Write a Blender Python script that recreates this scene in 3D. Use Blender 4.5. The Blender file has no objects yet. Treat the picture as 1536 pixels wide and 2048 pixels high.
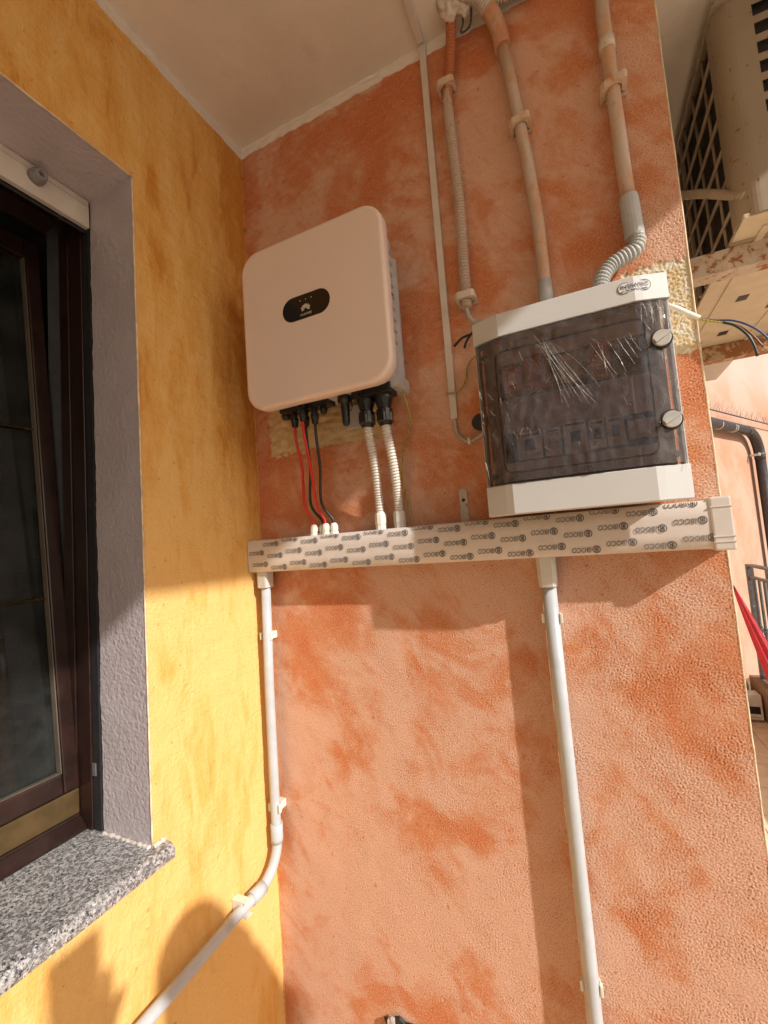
import bpy, bmesh, math, random
import numpy as np
from mathutils import Vector, Matrix
rnd = random.Random(7)
SC = bpy.context.scene
COL = SC.collection
R_ = math.radians

# ------------------------------------------------------------------ camera, sky, sun, exposure
cam_d = bpy.data.cameras.new('camera'); cam = bpy.data.objects.new('camera', cam_d); COL.objects.link(cam)
cam_d.sensor_fit = 'VERTICAL'; cam_d.sensor_height = 36.0; cam_d.sensor_width = 27.0
cam_d.lens = 15.271; cam_d.clip_start = 0.01; cam_d.clip_end = 400
CAM = Vector((0.809, -0.95, 1.55))
RR = ((0.90640284, 0.41606637, -0.07295656), (-0.09767255, 0.03840016, -0.9944775), (-0.4109671, 0.90852309, 0.07544428))
M = Matrix.Identity(4)
for i in range(3):
    M[i][0] = RR[0][i]; M[i][1] = -RR[1][i]; M[i][2] = -RR[2][i]; M[i][3] = CAM[i]
cam.matrix_world = M
SC.camera = cam
SUN = Vector((2.75, -1.0, 1.77)).normalized()          # towards the sun
w = bpy.data.worlds.new('World'); SC.world = w; w.use_nodes = True
wn = w.node_tree; wn.nodes.clear()
sky = wn.nodes.new('ShaderNodeTexSky'); sky.sky_type = 'NISHITA'; sky.sun_disc = False
sky.sun_elevation = math.asin(SUN.z); sky.sun_rotation = math.atan2(SUN.x, SUN.y)
sky.air_density = 1.0; sky.dust_density = 3.0; sky.ozone_density = 1.0
bg = wn.nodes.new('ShaderNodeBackground'); bg.inputs['Strength'].default_value = 0.053
wo = wn.nodes.new('ShaderNodeOutputWorld')
wn.links.new(sky.outputs[0], bg.inputs[0]); wn.links.new(bg.outputs[0], wo.inputs[0])
sl = bpy.data.lights.new('sun', 'SUN'); sl.energy = 3.0; sl.angle = R_(0.9); sl.color = (1.0, 0.95, 0.88)
so = bpy.data.objects.new('sun', sl); COL.objects.link(so); so.location = SUN*20
so.rotation_euler = (-SUN).to_track_quat('-Z', 'Y').to_euler()
SC.view_settings.view_transform = 'Standard'; SC.view_settings.look = 'None'
SC.view_settings.exposure = 0.76; SC.view_settings.gamma = 1.0; SC.view_settings.use_curve_mapping = False
SC.cycles.max_bounces = 10; SC.cycles.diffuse_bounces = 6; SC.cycles.transparent_max_bounces = 16
SC.cycles.use_denoising = True; SC.cycles.denoiser = 'OPENIMAGEDENOISE'; SC.cycles.denoising_input_passes = 'RGB_ALBEDO_NORMAL'; SC.cycles.denoising_prefilter = 'NONE'
SC.cycles.caustics_reflective = False; SC.cycles.caustics_refractive = False

# ------------------------------------------------------------------ materials
class G:
    def __init__(s, name):
        s.m = bpy.data.materials.new(name); s.m.use_nodes = True; s.t = s.m.node_tree; s.t.nodes.clear()
        s.out = s.t.nodes.new('ShaderNodeOutputMaterial'); s.pos = s.n('ShaderNodeNewGeometry').outputs['Position']
    def n(s, t, ins=None, **props):
        nd = s.t.nodes.new(t)
        for k, v in props.items(): setattr(nd, k, v)
        for k, v in (ins or {}).items():
            if isinstance(v, bpy.types.NodeSocket): s.t.links.new(v, nd.inputs[k])
            else: nd.inputs[k].default_value = v
        return nd
    def noise(s, scale, detail=3, rough=.5, dist=0, vec=None):
        return s.n('ShaderNodeTexNoise', {'Vector': vec or s.pos, 'Scale': scale, 'Detail': detail, 'Roughness': rough, 'Distortion': dist}).outputs['Fac']
    def stretch(s, sx, sy, sz):
        return s.n('ShaderNodeVectorMath', {0: s.pos, 1: (sx, sy, sz)}, operation='MULTIPLY').outputs[0]
    def diag(s, deg, a, b):
        r = s.n('ShaderNodeVectorRotate', {'Vector': s.pos, 'Angle': R_(deg)}, rotation_type='Y_AXIS').outputs[0]
        return s.n('ShaderNodeVectorMath', {0: r, 1: (a, 1, b)}, operation='MULTIPLY').outputs[0]
    def step(s, v, lo, hi, a=0., b=1.):
        return s.n('ShaderNodeMapRange', {'Value': v, 'From Min': lo, 'From Max': hi, 'To Min': a, 'To Max': b}, interpolation_type='SMOOTHSTEP').outputs[0]
    def mix(s, f, a, b):
        c = lambda q: q if isinstance(q, bpy.types.NodeSocket) else (*q, 1.)
        return s.n('ShaderNodeMix', {0: f, 6: c(a), 7: c(b)}, data_type='RGBA').outputs[2]
    def math(s, op, a, b=0.):
        return s.n('ShaderNodeMath', {0: a, 1: b}, operation=op).outputs[0]
    def xyz(s):
        return s.n('ShaderNodeSeparateXYZ', {0: s.pos}).outputs
    def bump(s, h, dist, strength=1., normal=None):
        d = {'Height': h, 'Distance': dist, 'Strength': strength}
        if normal: d['Normal'] = normal
        return s.n('ShaderNodeBump', d).outputs[0]
    def pbr(s, color, rough=.5, normal=None, metal=0., **kw):
        d = {'Base Color': color if isinstance(color, bpy.types.NodeSocket) else (*color, 1.), 'Roughness': rough, 'Metallic': metal}
        if normal: d['Normal'] = normal
        d.update(kw)
        p = s.n('ShaderNodeBsdfPrincipled', d); s.t.links.new(p.outputs[0], s.out.inputs[0]); return s.m
    def surf(s, sh):
        s.t.links.new(sh, s.out.inputs[0]); return s.m

def plain(name, c, rough=.5, metal=0., var=.12, vs=25., bump=0., bs=300., dirt=None):
    g = G(name)
    a = tuple(max(0, x*(1-var)) for x in c); b = tuple(min(1, x*(1+var)) for x in c)
    col = g.mix(g.step(g.noise(vs, 4), .3, .7), a, b)
    if dirt:
        col = g.mix(g.step(g.noise(dirt[1], 5, .65), dirt[2], dirt[3]), col, dirt[0])
    nrm = g.bump(g.noise(bs, 3), bump) if bump else None
    rr = g.step(g.noise(vs*2, 3), .3, .7, rough*.85, min(1, rough*1.15))
    return g.pbr(col, rr, nrm, metal)

WHITE = (.72, .67, .60)
def band_mix(g, col, zs=2.714, rag=.014):
    """white ceiling paint carried a few centimetres down the wall with a ragged brush edge"""
    z = g.xyz()[2]
    e = g.math('ADD', z, g.math('MULTIPLY', g.math('SUBTRACT', g.noise(38, 5, .7), .5), rag))
    return g.mix(g.step(e, zs-.0015, zs+.0015), col, (.80, .76, .70))

def m_orange():
    g = G('orange_stucco_paint')
    x, y, z = g.xyz()
    light, mid, deep = (.64, .395, .285), (.58, .255, .125), (.52, .14, .040)
    dg = g.diag(38, 1.5, .85); n1 = g.noise(3.6, 5, .60, .5); n2 = g.noise(8, 6, .68, .6, dg)
    s = g.math('ADD', g.math('MULTIPLY', n1, .72), g.math('MULTIPLY', n2, .40))
    # colour runs deeper high up and beside the corner
    s = g.math('SUBTRACT', s, g.step(z, 1.25, 1.75, -.012, .030))
    s = g.math('SUBTRACT', s, g.step(x, .0, .10, .05, 0))
    col = g.mix(g.step(s, .47, .61), mid, light)
    col = g.mix(g.step(s, .385, .57, .75, 0), col, deep)
    ns = g.noise(26, 5, .7, .2, g.diag(30, 2.6, .45))
    col = g.mix(g.step(ns, .52, .75, 0, .35), col, deep)
    fine = g.noise(170, 3)
    col = g.mix(g.step(fine, .45, .75, 0, .30), col, (.74, .45, .30))
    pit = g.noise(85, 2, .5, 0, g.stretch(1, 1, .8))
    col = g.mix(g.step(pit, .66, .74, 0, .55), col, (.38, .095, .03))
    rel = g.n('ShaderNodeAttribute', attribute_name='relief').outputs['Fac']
    col = g.mix(g.step(rel, -1.6, -.1, .55, 0), col, (.42, .10, .028))      # darker pits, lighter peaks: grain shading carried in the pigment colour
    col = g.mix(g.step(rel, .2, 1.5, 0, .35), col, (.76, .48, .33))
    bare = g.n('ShaderNodeAttribute', attribute_name='bare').outputs['Fac']
    yl = g.mix(g.step(g.noise(45, 4), .35, .65), (.62, .47, .24), (.72, .66, .52))
    ylo = g.mix(g.step(g.noise(28, 5, .7), .40, .62), (.56, .40, .19), (.64, .51, .31))
    col = g.mix(bare, col, g.mix(g.step(x, .6, .8), ylo, yl))
    h = g.noise(420, 3, .6)
    nrm = g.bump(h, .0012, .8)
    cut = g.math('SUBTRACT', x, g.math('MULTIPLY', g.math('SUBTRACT', g.noise(24, 5, .75), .40), .020))
    col = g.mix(g.step(cut, .0005, .0020, 1, 0), col, (.70, .38, .10))      # yellow paint cut in unevenly over the corner
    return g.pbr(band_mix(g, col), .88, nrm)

def m_yellow():
    g = G('yellow_stucco_paint')
    x, y, z = g.xyz()
    light, mid, deep = (.79, .50, .175), (.74, .41, .105), (.60, .265, .040)
    n1 = g.noise(4.5, 5, .6, .5, g.stretch(1, 1.6, .6)); n2 = g.noise(12, 6, .68, .6, g.stretch(1, 1.8, .55))
    s = g.math('ADD', g.math('MULTIPLY', n1, .55), g.math('MULTIPLY', n2, .5))
    s = g.math('SUBTRACT', s, g.step(z, 1.4, 2.2, 0, .05))
    s = g.math('SUBTRACT', s, g.math('MULTIPLY', g.step(y, -.17, -.02), g.step(z, 1.3, 1.9, 0, .13)))
    s = g.math('ADD', s, g.step(z, .8, 1.5, .03, 0))
    col = g.mix(g.step(s, .43, .56), mid, light)
    col = g.mix(g.step(s, .33, .46, 1, 0), col, deep)
    st = g.noise(30, 5, .75, .3, g.stretch(1, 2.6, .22))
    col = g.mix(g.step(st, .5, .78, 0, .4), col, (.82, .62, .30))
    pit = g.noise(75, 2)
    col = g.mix(g.step(pit, .68, .74, 0, .5), col, (.48, .20, .03))
    h = g.math('ADD', g.noise(210, 4, .65), g.math('MULTIPLY', g.noise(26, 5, .7, 1.2), .7))
    nrm = g.bump(h, .0030, .9)
    return g.pbr(band_mix(g, col, 2.714, .005), .88, nrm)

def m_mauve():
    g = G('mauve_masonry_paint')
    col = g.mix(g.step(g.noise(9, 4), .3, .7), (.48, .42, .43), (.53, .475, .49))
    v = g.n('ShaderNodeTexVoronoi', {'Vector': g.pos, 'Scale': 150.}, feature='SMOOTH_F1').outputs['Distance']
    h = g.math('ADD', g.math('MULTIPLY', v, -.6), g.noise(95, 3))
    return g.pbr(col, g.step(g.noise(60, 3), .3, .7, .34, .5), g.bump(h, .0022, .8))

def m_granite():
    g = G('speckled_granite')
    a = g.noise(150, 4, .65); b = g.noise(210, 4, .62, .5, g.stretch(1, 1.15, 1)); c = g.noise(60, 3, .5)
    col = g.mix(g.step(a, .40, .62), (.13, .13, .14), (.50, .49, .475))
    col = g.mix(g.step(b, .545, .60), col, (.018, .019, .025))
    col = g.mix(g.step(g.noise(320, 2), .64, .68), col, (.72, .70, .66))
    col = g.mix(g.step(c, .3, .75, 0, .35), col, (.25, .24, .25))
    return g.pbr(col, .34, g.bump(g.noise(260, 3), .0003, .4))

def m_rusty(name, paint, amount=.5):
    g = G(name)
    n = g.noise(34, 6, .7, .4); r2 = g.noise(120, 4, .7)
    rust = g.mix(r2, (.10, .035, .014), (.32, .12, .04))
    edge = g.step(n, amount, amount+.05)
    col = g.mix(edge, g.mix(g.step(g.noise(14, 4), .3, .7), paint, tuple(q*.8 for q in paint)), rust)
    col = g.mix(g.step(n, amount-.10, amount, 0, .35), col, (.42, .20, .08))
    return g.pbr(col, g.step(edge, 0, 1, .5, .9), g.bump(g.math('ADD', g.noise(160, 4), g.math('MULTIPLY', edge, -.6)), .0012, .7))

def m_painted_pvc(name, base, paint, lo, hi, zs=None):
    g = G(name)
    n = g.noise(20, 5, .7, .5, g.stretch(1.4, 1.4, .45))
    if zs: n = g.math('ADD', n, g.step(g.xyz()[2], zs[0], zs[1], 0, zs[2]))
    col = g.mix(g.step(n, lo, hi), base, paint)
    col = g.mix(g.step(g.noise(80, 4, .7), .55, .7, 0, .4), col, (.30, .20, .14))
    return g.pbr(col, .55, g.bump(g.noise(130, 3), .0004, .6))

def m_glass(name, tint, rough=.03, haze=0., hazecol=(.1, .1, .1), bumpd=0., refl=1.45, hn=(9, .4)):
    g = G(name)
    nrm = g.bump(g.noise(55, 5, .65, 1.5), bumpd, .8) if bumpd else None
    fr = g.n('ShaderNodeFresnel', {'IOR': refl}); gl = g.n('ShaderNodeBsdfGlossy', {'Roughness': rough})
    if nrm:
        g.t.links.new(nrm, fr.inputs['Normal']); g.t.links.new(nrm, gl.inputs['Normal'])
    tr = g.n('ShaderNodeBsdfTransparent', {'Color': (*tint, 1)})
    base = tr.outputs[0]
    if haze:
        df = g.n('ShaderNodeBsdfDiffuse', {'Color': (*hazecol, 1)})
        hz = g.step(g.noise(hn[0], 6, .7, hn[1]), .3, .75, haze*.4, haze*1.5)
        base = g.n('ShaderNodeMixShader', {0: hz, 1: tr.outputs[0], 2: df.outputs[0]}).outputs[0]
    return g.surf(g.n('ShaderNodeMixShader', {0: fr.outputs[0], 1: base, 2: gl.outputs[0]}).outputs[0])

MT = {}
MT['orange'] = m_orange(); MT['yellow'] = m_yellow(); MT['mauve'] = m_mauve(); MT['granite'] = m_granite()
MT['ceiling'] = plain('white_ceiling_plaster', WHITE, .9, var=.06, vs=5, bump=.0010, bs=120, dirt=((.60, .54, .46), 6, .56, .80))
MT['bead'] = plain('cream_edge_paint', (.66, .52, .36), .8, var=.2, vs=40, bump=.0008, bs=200)
MT['brown'] = plain('brown_lacquered_frame', (.021, .0085, .0065), .34, var=.25, vs=18)
MT['bronze'] = plain('bronze_anodised_strip', (.13, .082, .034), .42, metal=.5, var=.15)
MT['brass'] = plain('brass_bar', (.75, .55, .22), .25, metal=1.)
MT['gasket'] = plain('beige_gasket', (.11, .09, .065), .7)
MT['black_gap'] = plain('black_rubber_channel', (.012, .012, .013), .7)
MT['dark_room'] = plain('dim_room_plaster', (.22, .235, .25), .9)
MT['room_shade'] = plain('room_shade_blue_grey', (.07, .075, .085), .8)
MT['shutter'] = plain('cream_shutter_aluminium', (.62, .57, .52), .45, var=.05)
MT['pale_seal'] = plain('grey_silicone', (.12, .125, .13), .6)
MT['stopper'] = plain('grey_rubber_stopper', (.24, .22, .22), .6)
MT['glass'] = m_glass('window_glass', (.16, .17, .17), .06, .45, (.042, .045, .043))
MT['cover'] = plain('white_powder_coat', (.80, .665, .60), .36, var=.02, vs=4, bump=.00008, bs=1500)  # the white carries a warm bounce-light tint in its colour
MT['body'] = plain('light_grey_cast_aluminium', (.46, .45, .47), .5, var=.06)
MT['black'] = plain('black_plastic', (.012, .012, .013), .34, var=.2)
MT['blackgloss'] = plain('black_gloss_display', (.006, .006, .007), .12, var=.1)
MT['print'] = plain('pale_logo_print', (.62, .58, .50), .5, var=.05)
MT['led'] = plain('indicator_lens', (.35, .42, .36), .3)
MT['red'] = plain('red_cable_sheath', (.55, .018, .014), .42, var=.1)
MT['cblack'] = plain('black_cable_sheath', (.016, .016, .017), .42)
MT['earth'] = None
def m_earth():
    g = G('yellow_green_earth_wire')
    wv = g.n('ShaderNodeTexWave', {'Vector': g.pos, 'Scale': 60., 'Distortion': 1.}).outputs['Fac']
    return g.pbr(g.mix(g.step(wv, .60, .75), (.46, .36, .05), (.16, .24, .04)), .45)
MT['earth'] = m_earth()
MT['flex'] = plain('light_grey_flex_conduit', (.60, .57, .53), .5, var=.06)
MT['flex2'] = plain('mid_grey_flex_conduit', (.40, .41, .40), .5, var=.08)
MT['pvc'] = plain('grey_pvc', (.46, .49, .52), .36, var=.05, dirt=((.38, .34, .30), 9, .60, .85))
MT['pvc2'] = plain('light_grey_pvc_fitting', (.56, .55, .52), .42, var=.06)
MT['gland'] = plain('white_nylon_gland', (.74, .72, .64), .4, var=.05)
MT['trunk'] = plain('pale_grey_trunking', (.60, .56, .52), .42, var=.04)
MT['film'] = plain('printed_protective_film', (.66, .60, .555), .30, var=.03, vs=12, bump=.0006, bs=30)
MT['ink'] = plain('black_film_ink', (.075, .07, .07), .4)
MT['panel'] = plain('white_panel_plastic', (.56, .57, .57), .36, var=.03, vs=6, bump=.00005, bs=1800)
MT['panelbox'] = plain('cream_panel_back_box', (.60, .56, .48), .45, var=.04)
MT['inner'] = plain('grey_inner_fascia', (.50, .45, .43), .55, var=.08)
MT['innerdark'] = plain('dark_inner_slot', (.05, .045, .045), .6)
MT['smoke'] = m_glass('smoked_door_plastic', (.86, .78, .76), .035, .06, (.16, .13, .125))
MT['wrap'] = m_glass('cling_film', (.96, .96, .96), .06, .10, (.36, .335, .33), 0., 1.32, (24, 2.6))  # haze pales the film in place of soft reflections
def m_crease():
    g = G('film_crease')
    p = g.n('ShaderNodeBsdfPrincipled', {'Base Color': (.82, .82, .82, 1), 'Roughness': .12}); t = g.n('ShaderNodeBsdfTransparent')
    return g.surf(g.n('ShaderNodeMixShader', {0: g.step(g.noise(120, 3), .35, .65, .25, .85), 1: t.outputs[0], 2: p.outputs[0]}).outputs[0])
MT['crease'] = m_crease()
MT['devwhite'] = plain('device_housing', (.62, .62, .60), .45)
MT['devred'] = plain('device_red_cover', (.36, .028, .04), .45)
MT['devblue'] = plain('device_blue_switch', (.03, .05, .22), .4)
MT['navy'] = plain('navy_print', (.04, .06, .12), .5)
MT['badge'] = plain('badge_face', (.66, .68, .68), .3)
MT['steel'] = plain('brushed_knob_steel', (.62, .61, .59), .32, metal=.35, var=.1)
MT['galv'] = plain('dull_zinc_strap', (.50, .45, .40), .5, metal=.6, dirt=((.40, .15, .07), 60, .55, .7))
MT['c1'] = m_painted_pvc('flex_with_orange_overspray', (.50, .40, .32), (.46, .16, .065), .62, .70, (2.50, 2.60, .32))
MT['c2'] = m_painted_pvc('pipe_with_peach_paint', (.53, .44, .37), (.56, .33, .21), .42, .62)
MT['c2b'] = m_painted_pvc('sleeve_with_orange_paint', (.56, .42, .32), (.55, .26, .14), .40, .58)
MT['block'] = m_painted_pvc('clip_with_paint', (.60, .47, .36), (.56, .27, .14), .48, .6)
MT['blockw'] = m_painted_pvc('pale_clip', (.62, .56, .48), (.50, .2, .1), .66, .74)
MT['lump'] = plain('white_cement_blob', (.60, .55, .50), .9, var=.15, bump=.003, bs=70)
MT['acw'] = plain('cream_enamel_casing', (.28, .228, .172), .42, var=.06, vs=7, dirt=((.20, .085, .03), 62, .61, .68))
MT['acd'] = plain('dark_condenser_coil', (.022, .018, .016), .7, var=.3, bump=.003, bs=250)
MT['acb'] = plain('grille_wire_enamel', (.33, .26, .19), .5)
MT['acpan'] = plain('cream_base_pan', (.55, .47, .35), .42, var=.06)
MT['beam'] = m_rusty('rusting_painted_steel', (.56, .49, .41), .55)
MT['beam2'] = m_rusty('heavily_rusted_steel', (.50, .38, .24), .46)
MT['pink'] = None
def m_pink():
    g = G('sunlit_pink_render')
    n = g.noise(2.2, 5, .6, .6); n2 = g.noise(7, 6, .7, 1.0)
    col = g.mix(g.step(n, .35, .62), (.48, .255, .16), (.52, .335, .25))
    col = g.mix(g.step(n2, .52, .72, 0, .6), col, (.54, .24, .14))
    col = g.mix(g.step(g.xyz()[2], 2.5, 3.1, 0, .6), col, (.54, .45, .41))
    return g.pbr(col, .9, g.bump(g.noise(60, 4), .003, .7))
MT['pink'] = m_pink()
MT['pipe'] = plain('dark_brown_downpipe', (.050, .038, .038), .42, var=.2, dirt=((.5, .47, .44), 22, .71, .74))
MT['wire'] = plain('dark_wire', (.06, .05, .05), .5)
MT['iron'] = plain('grey_painted_iron', (.10, .10, .105), .5, var=.2, dirt=((.42, .40, .38), 35, .66, .70))
MT['plinth'] = plain('brown_stone_skirting', (.24, .15, .085), .7, var=.2)
MT['tile'] = plain('cream_floor_tile', (.74, .60, .45), .45, var=.12, vs=12)
MT['grout'] = plain('brown_grout', (.20, .15, .11), .9)
MT['parasol'] = plain('red_parasol_cloth', (.38, .008, .022), .7, var=.12)
MT['card'] = plain('white_printed_carton', (.66, .64, .60), .6)
MT['ground'] = plain('street_paving', (.60, .48, .36), .9, var=.2, vs=2)
MT['wblue'] = plain('blue_core_sheath', (.02, .07, .20), .4)
MT['wbrown'] = plain('brown_core_sheath', (.13, .045, .02), .4)
MT['wgrey'] = plain('grey_cable_sheath', (.42, .40, .37), .45)
MT['skin'] = plain('skin', (.50, .29, .20), .5, var=.06)
MT['shirt'] = plain('navy_cotton_shirt', (.05, .07, .13), .85)
MT['jeans'] = plain('dark_denim', (.05, .06, .09), .85)
MT['hair'] = plain('dark_hair', (.025, .016, .011), .6)

# ------------------------------------------------------------------ mesh helpers
def tag(o, label=None, cat=None, group=None, kind=None):
    for k, v in (('label', label), ('category', cat), ('group', group), ('kind', kind)):
        if v: o[k] = v
    return o
def empty(name, loc, label=None, cat=None, group=None, kind=None):
    o = bpy.data.objects.new(name, None); COL.objects.link(o); o.location = loc; o.empty_display_size = .05
    return tag(o, label, cat, group, kind)
def link(name, me, parent=None):
    o = bpy.data.objects.new(name, me); COL.objects.link(o)
    if parent is not None:
        o.parent = parent
        p = parent; off = Vector()
        while p is not None: off += p.location; p = p.parent
        o.location = -off          # vertices are written in world metres
    return o
class MB:
    """collects shapes for one mesh"""
    def __init__(s): s.v = []; s.f = []; s.mi = []; s.sm = []
    def add(s, v, f, mi=0, smooth=False):
        b = len(s.v); s.v += [tuple(p) for p in v]; s.f += [tuple(b+i for i in q) for q in f]
        s.mi += [mi]*len(f); s.sm += [smooth]*len(f); return s
    def box(s, x0, x1, y0, y1, z0, z1, bev=0., mi=0):
        if not bev:
            v = [(x, y, z) for z in (z0, z1) for y in (y0, y1) for x in (x0, x1)]
            return s.add(v, [(0, 2, 3, 1), (4, 5, 7, 6), (0, 1, 5, 4), (2, 6, 7, 3), (0, 4, 6, 2), (1, 3, 7, 5)], mi)
        bm = bmesh.new(); bmesh.ops.create_cube(bm, size=1)
        for q in bm.verts: q.co = Vector(((x0+x1)/2+q.co.x*(x1-x0), (y0+y1)/2+q.co.y*(y1-y0), (z0+z1)/2+q.co.z*(z1-z0)))
        bmesh.ops.bevel(bm, geom=bm.edges[:], offset=bev, segments=2, affect='EDGES', profile=.6)
        bm.verts.index_update()
        s.add([q.co[:] for q in bm.verts], [[q.index for q in f.verts] for f in bm.faces], mi); bm.free(); return s
    def loft(s, rings, cap0=True, cap1=True, mi=0, smooth=False, closed=True):
        n = len(rings[0]); v = [p for r in rings for p in r]; f = []
        for i in range(len(rings)-1):
            for j in range(n if closed else n-1):
                k = (j+1) % n
                f.append((i*n+j, i*n+k, (i+1)*n+k, (i+1)*n+j))
        s.add(v, f, mi, smooth)
        if cap0: s.add(rings[0], [tuple(reversed(range(n)))], mi)
        if cap1: s.add(rings[-1], [tuple(range(n))], mi)
        return s
    def tube(s, pts, r, n=14, mi=0, smooth=True, cap=True):
        """r: number, list, or function of arc length"""
        P = [Vector(p) for p in pts]; L = [0.]
        for a, b in zip(P, P[1:]): L.append(L[-1]+(b-a).length)
        T = []
        for i in range(len(P)):
            t = P[min(i+1, len(P)-1)]-P[max(i-1, 0)]; T.append(t.normalized())
        u = T[0].orthogonal().normalized(); rings = []
        for i, p in enumerate(P):
            u = (u-T[i]*u.dot(T[i])).normalized(); q = T[i].cross(u)
            rad = r(L[i]) if callable(r) else (r[i] if isinstance(r, (list, tuple)) else r)
            rings.append([p+(u*math.cos(2*math.pi*k/n)+q*math.sin(2*math.pi*k/n))*rad for k in range(n)])
        return s.loft(rings, cap, cap, mi, smooth)
    def build(s, name, mats, parent=None):
        me = bpy.data.meshes.new(name); me.from_pydata(s.v, [], s.f)
        mats = mats if isinstance(mats, (list, tuple)) else [mats]
        for m in mats: me.materials.append(MT[m] if isinstance(m, str) else m)
        me.polygons.foreach_set('material_index', s.mi); me.polygons.foreach_set('use_smooth', s.sm)
        bm = bmesh.new(); bm.from_mesh(me); bmesh.ops.remove_doubles(bm, verts=bm.verts, dist=1e-6)
        bmesh.ops.recalc_face_normals(bm, faces=bm.faces); bm.to_mesh(me); bm.free()
        return link(name, me, parent)
def spline(pts, step=.004):
    """Catmull-Rom through the points"""
    P = [Vector(p) for p in pts]; P = [P[0]*2-P[1]]+P+[P[-1]*2-P[-2]]; out = []
    for i in range(1, len(P)-2):
        a, b, c, d = P[i-1:i+3]; n = max(2, int((c-b).length/step))
        for k in range(n):
            t = k/n
            out.append(.5*((2*b)+(c-a)*t+(2*a-5*b+4*c-d)*t*t+(3*b-a-3*c+d)*t**3))
    out.append(P[-2]); return out
def corr(pts, r, pitch=.005, depth=.0018, n=14, smooth_path=True):
    """corrugated flexible conduit rings along a path"""
    path = spline(pts, pitch/4) if smooth_path else pts
    prof = [r, r-depth*.25, r-depth, r-depth*.25]
    return path, [prof[i % 4] for i in range(len(path))]
def rrect(x0, x1, z0, z1, r, y, n=8):
    o = []
    for cx, cz, a in ((x1-r, z1-r, 0), (x0+r, z1-r, 90), (x0+r, z0+r, 180), (x1-r, z0+r, 270)):
        for k in range(n+1):
            t = R_(a+90*k/n); o.append((cx+r*math.cos(t), y, cz+r*math.sin(t)))
    return o
def circ(c, r, axis, n=16, a0=0.):
    a = Vector(axis).normalized(); u = a.orthogonal().normalized(); q = a.cross(u); c = Vector(c)
    return [c+(u*math.cos(a0+2*math.pi*k/n)+q*math.sin(a0+2*math.pi*k/n))*r for k in range(n)]
def lathe(mb, c, axis, prof, n=16, mi=0, smooth=False):
    """prof: list of (distance along the axis, radius)"""
    a = Vector(axis).normalized(); c = Vector(c)
    return mb.loft([circ(c+a*d, r, axis, n) for d, r in prof], True, True, mi, smooth)
def text_mesh(s, size, offset=0., extrude=.0, shear=0., spacing=1.):
    cu = bpy.data.curves.new('t', 'FONT'); cu.body = s; cu.size = size; cu.offset = offset; cu.extrude = extrude
    cu.shear = shear; cu.space_character = spacing; cu.resolution_u = 3; cu.align_x = 'CENTER'; cu.align_y = 'CENTER'
    o = bpy.data.objects.new('t', cu); COL.objects.link(o)
    dg = bpy.context.evaluated_depsgraph_get(); dg.update()
    me = bpy.data.meshes.new_from_object(o.evaluated_get(dg))
    v = [x.co.copy() for x in me.vertices]; f = [tuple(p.vertices) for p in me.polygons]
    bpy.data.objects.remove(o); bpy.data.curves.remove(cu); bpy.data.meshes.remove(me)
    return v, f
def add_text(mb, s, size, cx, y, cz, mi=0, sx=1., **kw):
    v, f = text_mesh(s, size, **kw)
    return mb.add([(cx+p.x*sx, y-p.z, cz+p.y) for p in v], f, mi)

# ------------------------------------------------------------------ stucco height fields
def band(nv, nu, step, period, bw, rng, au=1., av=1.):
    f = np.fft.rfft2(rng.standard_normal((nv, nu)))
    fy = np.fft.fftfreq(nv, step)[:, None]*av; fx = np.fft.rfftfreq(nu, step)[None, :]*au
    k = np.hypot(fx, fy); k[0, 0] = 1e-9
    h = np.fft.irfft2(f*np.exp(-np.log(k*period)**2/(2*bw*bw)), s=(nv, nu))
    return h/h.std()
def sstep(x, a, b):
    t = np.clip((x-a)/(b-a), 0, 1); return t*t*(3-2*t)
def grid_mesh(name, P, mat, keep=None, attrs=None, parent=None):
    nv, nu = P.shape[:2]
    idx = np.arange(nv*nu).reshape(nv, nu)
    q = np.stack([idx[:-1, :-1], idx[:-1, 1:], idx[1:, 1:], idx[1:, :-1]], -1)
    if keep is not None: q = q[keep]
    q = q.reshape(-1, 4).astype(np.int32)
    me = bpy.data.meshes.new(name)
    me.vertices.add(nv*nu); me.vertices.foreach_set('co', P.reshape(-1).astype(np.float32))
    me.loops.add(q.size); me.loops.foreach_set('vertex_index', q.reshape(-1))
    me.polygons.add(len(q)); me.polygons.foreach_set('loop_start', np.arange(0, q.size, 4, dtype=np.int32))
    try: me.polygons.foreach_set('loop_total', np.full(len(q), 4, dtype=np.int32))
    except Exception: pass
    me.polygons.foreach_set('use_smooth', np.ones(len(q), dtype=bool))
    me.update(calc_edges=True)
    for k, a in (attrs or {}).items():
        at = me.attributes.new(k, 'FLOAT', 'POINT'); at.data.foreach_set('value', a.reshape(-1).astype(np.float32))
    me.materials.append(MT[mat]); me.validate()
    return link(name, me, parent)

HC = 2.745      # ceiling height
XR = 1.037      # right end of the orange wall

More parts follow.
